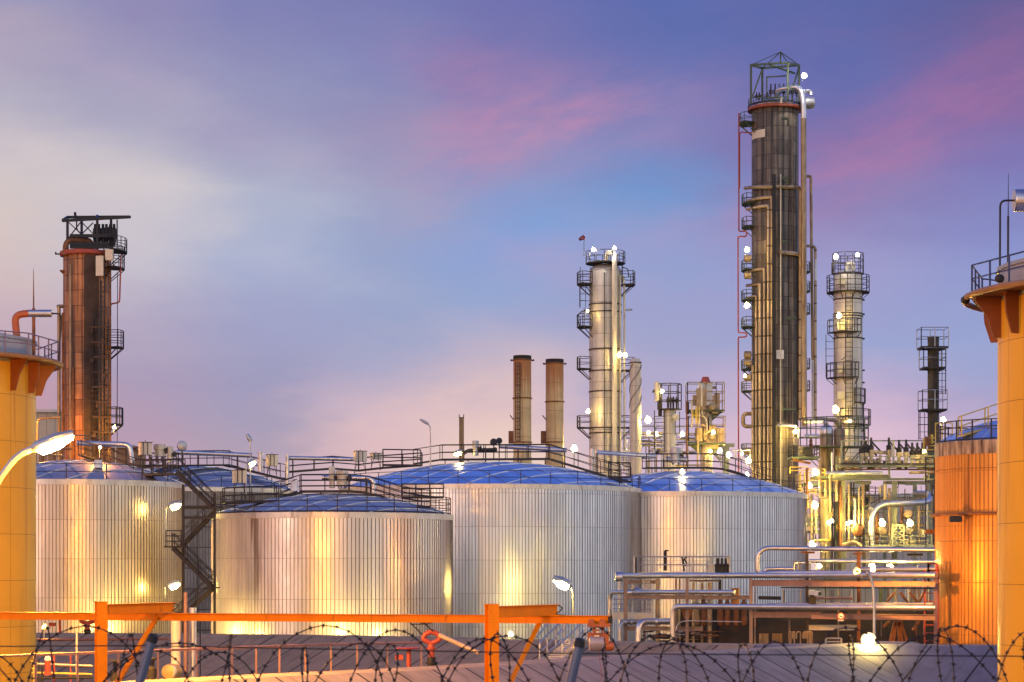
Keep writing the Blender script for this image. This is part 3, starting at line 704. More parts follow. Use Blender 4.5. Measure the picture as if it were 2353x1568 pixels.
# top frame
m = MB(); dn, df = d-2.6, d+2.4
A = r6(268, 188, dn); B = r6(541, 172, dn); Cc = r6(624, 190, df); Dd = r6(352, 212, df)
for q, yb in ((A, 505), (B, 490), (Cc, 480), (Dd, 480)): m.bar(q, V((q.x, q.y, zz(91.2+.3104*yb, d))), .3)
for a, b in ((A, B), (B, Cc), (Cc, Dd), (Dd, A)): m.bar(a, b, .28)
apex = r6(487, 92, d)
for q in (A, B, Cc, Dd): m.bar(apex, q, .1)
m.bar(apex, r6(487, 180, d), .2); m.bar(r6(350, 220, dn), r6(280, 420, dn), .22); m.bar(r6(405, 185, dn), r6(590, 250, df), .24); m.bar(r6(385, 275, df), r6(385, 440, df), .2)
m.bar(r6(382, 278, df), r6(545, 268, df), .18); m.bar(r6(575, 370, dn), r6(622, 210, df), .2)
m.bar(r6(270, 430, dn), r6(545, 425, dn), .14); m.build('top_frame', GREENP, t)
m = MB()
for i, x in enumerate((310, 330, 390, 415, 447, 478, 510, 545, 575, 605)):
    p = r6(x, 450, d-1.+.25*i); h = S(38 if i > 2 else 18, d)
    m.axis(p, (0, 0, 1), [(.1, 0), (.1, h*.35), (.26, h*.4), (.3, h*.6), (.12, h*.66), (.1, h)], 8)
m.each('relief_valve', IRON, t)
tube_part(t, [r6(455, 420, d), r6(470, 370, d-1), r6(640, 345, d-2.6), r6(657, 480, d-3.2), r6(657, 585, d-3.2)], S(6.5, d), SILVER, 2.2, 'vapour_pipe', 14)
tube_part(t, [r6(657, 585, d-3.2), r7(530, 1195, d-3.2)], S(6.4, d), BROWNP, .5)
tube_part(t, [r6(640, 382, d-2), r6(712, 382, d-2), r6(712, 410, d-2)], .3, SILVER, .3)
MB().axis(r6(692, 470, d-2), (1, 0, 0), [(.2, -.9), (.8, -.7), (.9, 0), (.8, .8), (.2, 1)], 12).build('drum', GALV, t)
# ring pipes and drop pipes
def drop(xs, y_top, x_left, ybot, rpx, fr=r7, mat=TOWP, dd=None, extra=0):
    k = (fr(xs, 0, 1).x*F+CX); ang = math.acos(max(-.98, min(.98, (k-1781)/(53.5+rpx+1))))
    y3 = c.y-(R+S(rpx+1, d))*math.sin(ang)-extra
    pts = []
    p0 = fr(xs, y_top, y3)
    if x_left is not None:
        kl = fr(x_left, 0, 1).x*F+CX; al = math.acos(max(-.999, min(.999, (kl-1781)/(53.5+rpx+12))))
        n = 5
        for i in range(n):
            a = al+(ang-al)*i/n; q = R+S(rpx+(9 if i == 0 else 2), d); pts.append(V((c.x+q*math.cos(a), c.y-q*math.sin(a), p0.z)))
    pts += [p0, V((p0.x, p0.y, fr(xs, ybot, y3).z))]
    tube_part(t, pts, S(rpx, d), mat, .9)
drop(338, -165, 165, 1600, 3.4)
drop(317, -115, 150, 1600, 3.2, extra=.15)
drop(293, 260, 170, 1600, 2.9)
drop(267, 345, 160, 1600, 3.4, extra=.2)
drop(246, 420, 172, 1600, 2.7)
drop(226, 835, 165, 1600, 3.6)
drop(505, 180, 362, 1160, 4.6, extra=.3)
drop(391, -300, None, 1580, 1.3, mat=CREAM, extra=.5)
tube_part(t, [r6(500, 437, d-5), r6(491, 437, d-5), r6(491, 470, d-5)], .12, CREAM, .2)
tube_part(t, [r6(225, 1100, d+.5), r6(290, 1092, d-3.0), r6(450, 1090, d-4.2), r6(600, 1092, d-3), r6(634, 1098, d-2.4), r6(634, 1900, d-2.4)], S(4.1, d), BROWNP, .9)
tube_part(t, [r6(680, 1012, d+1), r6(712, 1012, d+1), r6(712, 1060, d+1), r7(580, 800, d+1)], S(3.4, d), BROWNP, .8)
tube_part(t, [r7(580, 800, d+1), r7(580, 1160, d+1)], S(2.6, d), WHITE, .8)
tube_part(t, [r7(545, 125, d+.5), r7(596, 125, d+.5), r7(596, 180, d+.5), r7(596, 1150, d+.5)], S(3.4, d), TOWP, .8)
MB().cyl(r7(596, 205, d+.4), r7(596, 330, d+.4), S(3.7, d), 12).build('pipe_collar', WHITE, t)
tube_part(t, [r6(178, 545, d-1), r6(178, 1420, d-1), r6(235, 1420, d-1), r6(235, 1458, d-1), r6(172, 1458, d-1), r7(139, 640, d-1), r7(188, 640, d-1), r7(188, 665, d-1), r7(139, 665, d-1), r7(141, 1490, d-1)], S(1.7, d), REDP, .3, n=7)
tube_part(t, [r6(275, 692, d-.5), r6(192, 686, d-.5), r6(184, 700, d-.5), r6(184, 1100, d-.5)], S(1.5, d), REDP, .3, n=7)
tube_part(t, [r7(225, 1120, d-1), r7(168, 1118, d-1), r7(168, 1195, d-1), r7(225, 1195, d-1)], S(4.6, d), BROWNP, .9)
tube_part(t, [r7(370, 1188, d-4.5), r7(495, 1190, d-4.5), r7(495, 1260, d-4.5)], S(3.6, d), SILVER, .9)
tube_part(t, [r7(535, 1167, d-5), r7(660, 1165, d-9), r7(662, 1210, d-9)], S(4.2, d), SILVER, 1.1)
tube_part(t, [r7(605, 1150, d+.5), r7(720, 1158, d+4), r7(735, 1200, d+4)], S(4.6, d), BROWNP, 1.)
# side platforms and the ladder chute
for y in (620, 1215, 1388): platform(t, c, R, zz(91.2+.3104*y, d), 150, 205, 1.5 if y > 700 else 1.9, 1.25, GREENP)
for y in (268, 445, 605, 855, 985, 1352): platform(t, c, R, zz(517+.3878*y, d), 150, 205, 1.55, 1.3, GREENP)
for y in (280, 395, 525, 850, 980): platform(t, c, R, zz(517+.3878*y, d), -18, 22, 1.7, 1.3, GREENP, br=False)
m = MB()
for x in (345, 356): m.bar(r7(x, -300, d-4.3), r7(x, 1560, d-4.3), .22)
m.build('ladder_chute', IRON, t)
for x, y0, rp, mt in ((600-1642.4+1642.4, 545, 1.6, STEEL), (575, 560, 1.4, BROWNP), (545, 1180, 1.5, STEEL), (560, 700, 1.2, RUSTM)):
    p_ = r6(x, y0, 1); k_ = p_.x*F+CX; an = math.acos(max(-.98, min(.98, (k_-1781)/(53.5+rp+1)))); yy = c.y-(R+S(rp+1, d))*math.sin(an)
    tube_part(t, [r6(x, y0, yy), V((r6(x, y0, yy).x, yy, .5))], S(rp, d), mt, 0)
m = MB()
for y, x0, x1 in ((97, 395, 430), (552, 425, 485), (1092, 400, 480)): m.bar(r7(x0, y, d-4.6), r7(x1, y, d-4.6), .5, .3)
for y, x0, x1 in ((585, 495, 540), (1025, 495, 540)): m.bar(r6(x0, y, d-4.6), r6(x1, y, d-4.6), .5, .3); m.bar(r6(x1, y, d-4.4), r6(x1, y+50, d-3.6), .2)
m.each('bracket', GREENP, t)
MB().box(r7(387, 768, d-3.75), S(17, d), .1, S(20, d)).build('patch_plate', WHITE, t)
MB().sector(c.x, c.y, R+.01, R+.05, zz(324, d), zz(306, d), math.radians(187), math.radians(238), 12).build('patch_plate', CREAM, t)
m = MB()
for y in (200, 300, 770, 812, 905, 1340):
    m.axis(r7(205, y, d-2), (1, 0, 0), [(.2, -.8), (.55, -.7), (.55, .2), (.2, .3)], 10)
m.each('manhole', BROWNP, t)
TALL = t
# --- left dark column
d = 260; c = P(200, HY, d); R = S(54, d); ztop = zz(591, d)
LEFTM = pmat('left_column_lagging', (.56, .22, .07), .55, .3, .35, .4, cyl=R, grid=(.95, 1.9, .05, .5), streak=((.03, .017, .01), .44, .66, 1.9, .05))
t = thing('distillation_column', 'dark rust-brown column at the left with a flat black frame on top', 'distillation column', base(c), 'refinery columns')
shell(t, c, R, ztop, LEFTM, .8)
MB().sector(c.x, c.y, R-.05, R+.4, zz(590, d), zz(581, d), 0, 2*PI, 40).build('top_platform', REDP, t)
MB().axis(V((c.x, c.y, zz(584, d))), (0, 0, 1), [(R*.7, 0), (R*.5, .6), (.5, 1.1)], 20).build('top_dome', GALV, t)
m = MB()
m.bar(r1(308, 176, d-2), r1(643, 157, d-2), .4, .3); m.bar(r1(330, 158, d+2), r1(640, 156, d+2), .3)
m.bar(r1(310, 174, d-2), r1(335, 158, d+2), .3); m.bar(r1(480, 166, d-2), r1(480, 152, d+2), .3); m.bar(r1(640, 158, d-2), r1(636, 156, d+2), .3)
for x, dd in ((333, -2), (403, 2), (480, -2), (548, 2), (578, -2)): m.bar(r1(x, 170, d+dd), r1(x, 325, d+dd), .28 if x != 578 else .14)
for a, b in (((335, 265), (400, 180)), ((405, 185), (460, 240)), ((405, 240), (460, 185)), ((340, 185), (400, 240)), ((500, 290), (545, 190))): m.bar(r1(*a, d), r1(*b, d), .12)
m.build('top_frame', IRON, t)
m = MB()
for x in (470, 488, 508, 525, 545, 563): m.axis(r1(x, 300, d-1), (0, 0, 1), [(.16, 0), (.3, 1), (.3, 2.), (.17, 2.3), (.17, S(50, d))], 8)
for y in (250, 290, 305): m.bar(r1(345, y, d-2), r1(560, y, d-2), .25, .4)
m.each('relief_valve', IRON, t)
tube_part(t, [r1(322, 345, d-2), r1(325, 270, d-2), r1(450, 272, d-1), r1(452, 330, d-1)], S(6.5, d), RUSTM, 1.2, 'vapour_pipe', 12)
tube_part(t, [r1(372, 160, d), r1(370, 134, d)], S(3, d), IRON, 0, 'vent_pipe'); tube_part(t, [r1(378, 150, d), r1(378, 220, d), r1(400, 240, d)], S(1.6, d), IRON, .5, 'vent_pipe')
for x, y0, rp, mt in ((291, 600, 4.2, BROWNP), (310, 630, 3, RUSTM), (347, 390, 2.6, BROWNP), (362, 900, 2.6, RUSTM), (545, 415, 2, RUSTM), (498, 470, 2, IRON)):
    q = r1(x, y0, 1).x*F+CX; a = math.acos(max(-.99, min(.99, (q-200)/(54+rp+2)))); yy = c.y-(R+S(rp+2, d))*math.sin(a)-.1
    pts = [r1(x, y0, yy), V((r1(x, y0, yy).x, yy, .5))]
    if x == 291: pts = [r1(322, y0-2, yy+.5), r1(x-6, y0-2, yy)]+pts
    tube_part(t, pts, S(rp, d), mt, .6)
tube_part(t, [r1(300, 1145, d-3), r1(182, 1150, d-3), r1(182, 1320, d-3)], S(3.5, d), BROWNP, .8)
tube_part(t, [r1(597, 345, d-1), r1(590, 580, d-1), r1(545, 585, d-1), r1(545, 800, d-1)], S(1.8, d), REDP, .4, n=7)
tube_part(t, [r1(580, 430, d-1), r1(578, 1330, d-1)], S(.9, d), STEEL, 0, n=6)
m = MB(); m.sector(c.x, c.y, R+.05, R+.12, .5, zz(425.8+.4657*360, d), math.radians(-86), math.radians(-50), 8); m.build('dark_cladding', pmat('sooty_sheet', (.06, .035, .022), .7, .2, .4, .8), t)
m = MB()
for x in (455, 475, 505, 525): m.ladder(r1(x, 1290, d-3.6), r1(x, 380 if x == 505 else 660, d-3.6), .5, .05, .6)
m.build('ladder', IRON, t)
m = MB(); random.seed(3)
for y in range(700, 1290, 74):
    x0 = random.uniform(440, 470); x1 = random.uniform(515, 548); m.bar(r1(x0, y, d-3.7), r1(x1, y+random.uniform(-4, 4), d-3.7), random.uniform(.1, .3), random.uniform(.1, .25))
    m.box(r1(random.uniform(450, 530), y+18, d-3.6), random.uniform(.2, .5), .4, random.uniform(.3, .6))
m.each('bracket', MATS['sooty_sheet'], t)
platform(t, c, R, zz(425.8+.4657*410, d), -35, 20, 1.7, 2.6, IRON, .045, 3); platform(t, c, R, zz(425.8+.4657*800, d), -22, 20, 1.6, 2.0, IRON, .045, 3)
platform(t, c, R, zz(425.8+.4657*328, d), -35, 20, 2., 1.6, IRON, .045); platform(t, c, R, zz(425.8+.4657*1180, d), -25, 20, 1.5, 2.0, IRON, .06)
MB().box(r1(540, 345, d-3), .9, .8, 1.3).box(r1(492, 398, d-3.6), .9, .3, 2.4).build('junction_box', CREAM, t)
MB().bar(r1(273, 340, d-1), r1(320, 340, d-1), .16).bar(r1(275, 330, d-1), r1(275, 342, d-1), .16).build('davit_arm', IRON, t)
m = MB(); m.bar(r1(300, 425, d-1), r1(330, 425, d-1), 1.2, .2); m.bar(r1(304, 428, d-1), r1(325, 450, d-1), .15); m.each('bracket', RUSTM, t)
# --- mid pale column
CLADA = lambda n, R, col=(.5, .45, .37): pmat(n, col, .42, .45, .12, .4, cyl=R, grid=(2.4, 2.4, .03, .85), streak=((.3, .22, .14), .55, .85, 1.2, .08))
d = 320; c = P(1391, HY, d); R = S(37, d); ztop = zz(624, d)
t = thing('distillation_column', 'pale grey column with a red windsock and starry lamps, left of the tallest column', 'distillation column', base(c), 'refinery columns')
shell(t, c, R, ztop, CLADA('mid_column_sheet', R), 1.1, [zz(517+.3881*y, d) for y in (475, 520, 740, 868, 990, 1205, 1235)])
platform(t, c, R*.3, zz(517+.3881*228, d), 0, 360, S(46, d)-R*.3, 1.7, STEEL, .05, 2, False)
zr5 = lambda y: zz(517+.3881*y, d)
for y, a0, a1, h in ((352, 150, 215, 1.7), (605, 150, 215, 1.8), (852, 155, 205, 1.7), (1200, 155, 205, 1.7), (355, -25, 28, 1.9), (862, -25, 28, 1.8), (1200, -25, 28, 1.7)): platform(t, c, R, zr5(y), a0, a1, 1.9 if a0 > 0 else 2.1, h, STEEL, .055)
tube_part(t, [r5(300, 240, d), r5(298, 165, d), r5(346, 160, d-2), r5(347, 220, d-3.1), r5(347, 1480, d-3.1)], S(5.8, d), CREAM, 2., 'vapour_pipe', 14)
tube_part(t, [r5(398, 300, d-1.), r5(405, 360, d-1.), r5(405, 1460, d-1.)], S(2.4, d), CREAM); tube_part(t, [r5(381, 300, d-1.5), r5(381, 1460, d-1.5)], S(1.8, d), CREAM)
tube_part(t, [r5(287, 280, d-2.7), r5(287, 1460, d-2.7)], S(1., d), STEEL, n=6)
tube_part(t, [r5(400, 503, d-1), r5(452, 503, d-1)], S(2.2, d), SILVER)
m = MB(); m.ladder(r5(175, 490, d-1.2), r5(175, 250, d-1.2), 1.6, .05, .9); m.ladder(r5(158, 490, d-1.), r5(158, 360, d-1.), .9, .04, .9); m.ladder(r5(185, 600, d-1), r5(185, 490, d-1), .9, .05, .5); m.build('ladder', STEEL, t)
m = MB(); m.tube([r5(205, 495, d-1.2), r5(150, 515, d-1.2), r5(126, 540, d-1.2), r5(128, 575, d-1.2), r5(148, 603, d-1.2)], .1, 6); m.build('cage', STEEL, t)
m = MB(); m.tube([r5(392, 250, d), r5(425, 262, d), r5(432, 310, d)], .08, 5); m.tube([r5(392, 240, d), r5(392, 345, d)], .1, 5); m.build('davit_arm', STEEL, t)
MB().ring(c.x, c.y-.35, zr5(318), R*.42, .12, 20).build('manhole', GALV, t)
m = MB()
for y in (885, 1250): m.bar(r5(150, y-40, d-2.5), r5(150+0, y-38, d-2.5), .1)
ws = thing('windsock', 'small red windsock on a thin mast above the pale column', 'windsock', r5(166, 185, d))
MB().bar(r5(166, 185, d), r5(167, 65, d), .09).build('mast', STEEL, ws)
MB().axis(r5(170, 70, d), (-.8, 0, -.45), [(.34, 0), (.32, .5), (.2, .95)], 10).build('sock', pmat('dark_red_cloth', (.12, .02, .03), .8), ws)
# --- right pale column
d = 340; c = P(1948.8, HY, d); R = S(33, d); ztop = zz(638, d); zr7 = lambda y: zz(517+.3878*y, d)
t = thing('distillation_column', 'pale column with two star lamps on top, right of the tallest column', 'distillation column', base(c), 'refinery columns')
shell(t, c, R, ztop, CLADA('right_column_sheet', R, (.58, .52, .43)), 1.3, [zr7(y) for y in (445, 530, 545, 675)])
tube_part(t, [r7(783, 290, d), r7(786, 228, d), r7(818, 226, d), r7(822, 290, d)], S(6, d), CREAM, 1.5, 'vapour_pipe', 12)
platform(t, c, R*.4, zr7(290), 0, 360, S(36, d)-R*.4, 3.2, STEEL, .06, 3, False)
platform(t, c, R, zr7(400), 0, 360, 1.15, 2.6, STEEL, .06, 3)
for y, a0, a1, w, h in ((640, 175, 300, 1.0, 2.0), (908, 165, 290, 1.2, 2.3), (1055, 285, 370, .5, 2.2), (1185, 240, 370, 1.3, 2.4)): platform(t, c, R, zr7(y), a0, a1, w, h, STEEL, .06, 2)
m = MB(); m.ladder(r7(795, 1155, d-2.9), r7(795, 400, d-2.9), 1.1, .06, .7); m.ladder(r7(685, 905, d-1), r7(685, 650, d-1), 1.4, .05, 1.1); m.build('ladder', STEEL, t)
m = MB()
for y in (335, 600, 855, 1010, 1115): m.box(r7(748, y, d-2.4), S(17, d), .5, S(17, d))
m.each('manhole', CREAM, t)
tube_part(t, [r7(880, 1060, d-.5), r7(886, 1400, d-.5)], S(1.6, d), STEEL, n=6); tube_part(t, [r7(840, 900, d-3), r7(840, 1100, d-3)], S(.9, d), STEEL, n=6)
m = MB()
for y in (445, 530, 675, 862, 935): m.bar(r7(872, y, d-.5), r7(888, y, d-.5), .25)
m.bar(r7(750, 800, d-2.6), r7(770, 785, d-2.6), .12); m.each('bracket', STEEL, t)
m = MB(); m.bar(r7(697, 290, d), r7(697, 225, d), .3); m.bar(r7(697, 225, d), r7(780, 228, d), .2); m.build('davit_arm', STEEL, t)
# --- twin rusty chimneys, thin stack
d = 255
for px, yt, dd, lab, ladd in ((1200.2, 817.8, 255, 'rusty-topped chimney with a ladder, left of the pair', True), (1274.5, 826, 259, 'rusty-topped chimney without a ladder, right of the pair', False)):
    c = P(px, HY, dd); R = S(20.5, dd); zt_ = zz(yt, dd)
    t = thing('chimney', lab, 'chimney', base(c), 'twin rusty chimneys')
    MB().axis(base(c), (0, 0, 1), [(R*1.04, 0), (R*1.04, zz(1050, dd)), (R, zz(1049, dd)), (R, zt_), (R*.93, zt_), (R*.93, zt_-2)], 32).build('shell', pmat('chimney_steel', (.6, .44, .22), .65, .1, .2, .5, cyl=R, streak=((.4, .16, .04), .5, .8, 1.5, .06), rtop=(zz(930, dd), zz(850, dd), (.36, .12, .025)), grid=(40, 3.4, .02, .95)), t)
    MB().sector(c.x, c.y, R, R+.02, zt_-S(8, dd), zt_-.02, 0, 2*PI, 32).build('soot_rim', pmat('soot', SOOT, .9), t)
    m = MB(); [m.sector(c.x, c.y, R-.01, R+.12, zz(y, dd)-.07, zz(y, dd)+.07, 0, 2*PI, 32) for y in (yt+10, yt+98, 1017)]; m.each('stiffening_ring', RUSTM, t)
    m = MB()
    for k in (-1, 1): m.bar(V((c.x+k*(R+.1), c.y, zt_-.6)), V((c.x+k*(R+.35), c.y, zt_-.5)), .2)
    m.bar(V((c.x-R, c.y-.3, zz(965, dd))), V((c.x-R-.4, c.y-.3, zz(955, dd))), .12); m.each('lug', STEEL, t)
    if ladd: MB().ladder(V((c.x-.55, c.y-R-.05, zz(1015, dd))), V((c.x-.55, c.y-R-.05, zz(835, dd))), .55, .035, .45, cage=1.2, out=V((0, -.4, 0))).build('ladder', STEEL, t)
    MB().box(V((c.x-R-.3, c.y+.2, zz(1005, dd))), S(11, dd), 1., S(28, dd)).build('junction_box', RUSTM, t)
c = P(1060.5, HY, 250); t = thing('slim_stack', 'thin square brown stack left of the rusty chimneys', 'chimney', base(c))
MB().box(V((c.x, c.y, zz(959, 250)/2)), S(11, 250), S(11, 250), zz(959, 250)).build('shell', pmat('slim_stack_steel', (.25, .17, .08), .7, .1, .2, .8, streak=((.12, .06, .02), .5, .8, 3, .1)), t)
MB().box(V((c.x-S(5.2, 250), c.y-.3, zz(957, 250))), .1, .1, .4).box(V((c.x+S(5.2, 250), c.y-.3, zz(957, 250))), .1, .1, .4).build('lug', STEEL, t)
# --- spiral-straked stack
d = 300; c = P(1460, HY, d); R = S(13.2, d); zt_ = zz(825, d)
t = thing('spiral_stack', 'cream stack wrapped in a dark spiral strake beside the pale column', 'chimney', base(c))
MB().axis(base(c), (0, 0, 1), [(R*1.08, 0), (R, zz(990, d)), (R*.95, zt_-S(9, d)), (R*1.05, zt_-S(8, d)), (R*.75, zt_), (R*.6, zt_-.3)], 28).build('shell', pmat('spiral_stack_paint', (.55, .48, .38), .5, .1, .12, .4, cyl=R, grid=(40, 2.6, .02, .95)), t)
for ph in (0, 2*PI/3, 4*PI/3):
    m = MB(); z0, z1 = zz(950, d), zz(838, d); pts = []
    for i in range(41):
        a = ph+i/40*2*PI*1.0; pts.append((a, z0+(z1-z0)*i/40))
    for (a, za), (b, zb) in zip(pts, pts[1:]):
        u, w = V((math.cos(a), math.sin(a), 0)), V((math.cos(b), math.sin(b), 0)); q = V((c.x, c.y, 0))
        m.bar(q+u*(R+.03)+V((0, 0, za)), q+w*(R+.03)+V((0, 0, zb)), .08, .13)
    m.build('strake', pmat('strake_grey', (.2, .18, .15), .6, .1), t)
m = MB(); m.sector(c.x, c.y, R, R+.1, zt_-S(10, d), zt_-S(8, d), 0, 2*PI, 24); m.each('stiffening_ring', STEEL, t)
# --- small columns between
d = 290; c = P(1538.4, HY, d); R = S(14.5, d); zr4 = lambda y: zz(760.4+.3102*y, d)
t = thing('vessel_column', 'short cream column with a crowded grey railed top, right of the spiral stack', 'process column', base(c), 'short columns')
shell(t, c, R, zr4(590), CLADA('short_column_sheet', R, (.62, .55, .4)), .3)
platform(t, c, R*.2, zr4(580), 0, 360, S(28, d)-R*.2, 3.4, STEEL, .06, 3, False)
m = MB(); m.ladder(r4(1748, 900, d-1), r4(1748, 590, d-1), 1.4, .06, .8); m.ladder(r4(1880, 770, d-1), r4(1880, 600, d-1), .6, .05, .8); m.build('ladder', STEEL, t)
m = MB(); m.box(r4(1752, 535, d), .5, .5, 3.6); m.bar(r4(1752, 500, d), r4(1752, 440, d), .4); m.bar(r4(1700, 446, d), r4(1765, 442, d), .35); m.bar(r4(1702, 446, d), r4(1702, 460, d), .3); m.build('davit_arm', STEEL, t)
MB().axis(r4(1730, 525, d), (0, 0, 1), [(.35, 0), (.38, 2.6), (.15, 2.8)], 12).build('vent_drum', CREAM, t)
MB().axis(r4(1868, 640, d-1.2), (.4, -1, 0), [(.2, -.2), (.5, -.15), (.5, .1), (.2, .2)], 16).build('manhole', CREAM, t)
m = MB()
for x in (1810, 1830, 1850, 1875): m.axis(r4(x, 575, d-.8), (0, 0, 1), [(.12, 0), (.15, .8), (.26, 1.), (.1, 1.6)], 8)
m.each('valve', STEEL, t)
d = 280; c = P(1623, HY, d); R = S(13.8, d)
t = thing('vessel_column', 'stubby column with two green railed decks and a bent vent pipe on top', 'process column', base(c), 'short columns')
shell(t, c, R, zr4(540) if False else zz(760.4+.3102*520, d), CLADA('stub_column_sheet', R, (.5, .42, .28)), .6)
y4 = lambda y: zz(760.4+.3102*y, d)
for y, h in ((590, 3.6), (835, 3.5)):
    cz = P(1620 if y < 700 else 1622, HY, d)
    o = MB().box(V((cz.x, cz.y, y4(y)-.12)), S(86, d), S(50, d), .25).build('deck', GREENP, t)
    m = MB(); x0, x1, ya, yb = cz.x-S(42, d), cz.x+S(42, d), cz.y-S(24, d), cz.y+S(24, d)
    m.rail([(x0, ya, y4(y)), (x1, ya, y4(y)), (x1, yb, y4(y)), (x0, yb, y4(y))], h, 3, .06, 2.2, True); m.build('handrail', BROWNP, o)
    m = MB()
    for k in range(7): m.box((cz.x+S(random.uniform(-36, 36), d), cz.y-S(random.uniform(8, 22), d), y4(y)+random.uniform(.6, 1.4)), random.uniform(.6, 1.6), .8, random.uniform(1.2, 2.8))
    m.each('junction_box', random.choice([CREAM, BROWNP]), t)
    m = MB()
    for k in (-1, 1):
        m.add([(cz.x+k*S(14, d), cz.y-.4, y4(y)-.2), (cz.x+k*S(40, d), cz.y-.4, y4(y)-.2), (cz.x+k*S(14, d), cz.y-.4, y4(y)-1.5), (cz.x+k*S(14, d), cz.y-.2, y4(y)-.2), (cz.x+k*S(40, d), cz.y-.2, y4(y)-.2), (cz.x+k*S(14, d), cz.y-.2, y4(y)-1.5)], [(0, 1, 2), (5, 4, 3), (0, 3, 4, 1), (1, 4, 5, 2), (2, 5, 3, 0)])
    m.each('bracket', GREENP, t)
tube_part(t, [r4(2115, 500, d), r4(2118, 425, d), r4(2165, 420, d)], S(3.5, d), BROWNP, 1.)
m = MB(); m.box(r4(2087, 470, d-.6), 1.8, 1.2, 3.1); m.build('junction_box', GALV, t)
MB().axis(r4(2088, 438, d-.6), (0, 0, 1), [(.3, 0), (.6, .4), (.65, 1.1), (.4, 1.7)], 12).bar(r4(2042, 402, d-.6), r4(2088, 405, d-.6), .3).build('valve', REDP, t)
for x, y0, y1, mt, rp in ((1950, 520, 1000, RUSTM, 2.), (1960, 530, 620, IRON, 2.2), (1985, 520, 720, CREAM, 1.6), (2030, 560, 1010, BROWNP, 2), (2168, 385, 580, STEEL, .9), (2060, 400, 560, CREAM, 2.2), (2110, 640, 740, IRON, 1.8)): tube_part(t, [r4(x, y0, d-1.6), r4(x, y1, d-1.6)], S(rp, d), mt, 0)
tube_part(t, [r4(2060, 590, d-2), r4(2065, 620, d-2), r4(2100, 665, d-2), r4(2100, 740, d-2)], S(1.4, d), CREAM, .5)
m = MB()
for x0, x1 in ((1990, 2020), (2020, 2045)): m.ladder(r4((x0+x1)/2, 690, d-2.2), r4((x0+x1)/2, 560, d-2.2), S(6, d), .05, .9)
m.build('ladder', YELP, t)
m = MB(); [m.axis(r4(x, y, d-2.2), (.5, -1, 0), [(.15, -.4), (.45, -.3), (.45, .2), (.15, .3)], 14) for x, y in ((2142, 560), (2142, 775))]; m.each('manhole', BROWNP, t)
# --- dark stack at the right
d = 330; c = P(2144.6, HY, d); R = S(13, d); zq = lambda y: zz(365+.4268*y, d)
t = thing('dark_stack', 'slim dark stack with three railed decks, left of the orange-lit tank', 'chimney', base(c))
MB().axis(base(c), (0, 0, 1), [(R, 0), (R, zq(965)), (R*1.08, zq(964)), (R*1.08, zq(958)), (R*.9, zq(958)), (R*.9, zq(975))], 24).build('shell', pmat('dark_stack_lagging', (.07, .058, .045), .65, .2, .35, .5, cyl=R, grid=(4, 3.6, .05, .55)), t)
for y, x0, x1, h in ((1015, 387, 533, 2.9), (1125, 400, 520, 2.9), (1350, 394, 527, 2.9)):
    cz = r_ = P(1946.6+.4268*(x0+x1)/2, HY, d); wd = S(.4268*(x1-x0), d)
    o = MB().box(V((cz.x, cz.y, zq(y)-.15)), wd, 3.6, .3).build('deck', STEEL, t)
    MB().rail([(cz.x-wd/2, cz.y-1.8, zq(y)), (cz.x+wd/2, cz.y-1.8, zq(y)), (cz.x+wd/2, cz.y+1.8, zq(y)), (cz.x-wd/2, cz.y+1.8, zq(y))], h, 2, .065, 2.4, True).build('handrail', GALV, o)
    m = MB(); [m.bar(V((cz.x+k*wd*.42, cz.y-1, zq(y)-.2)), V((c.x+k*R*.9, cz.y-.6, zq(y+22))), .14) for k in (-1, 1)]; m.each('bracket', STEEL, t)
m = MB(); m.ladder(r1_a := (lambda X, Y: P(1946.6+.4268*X, 365+.4268*Y, d-1.5))(506, 1265), (lambda X, Y: P(1946.6+.4268*X, 365+.4268*Y, d-1.5))(506, 1015), 1.4, .06, 1., cage=3.2); m.ladder(q1(412, 1510, d-1.5), q1(412, 1355, d-1.5), 1.5, .06, 1., cage=3.2); m.build('ladder', STEEL, t)
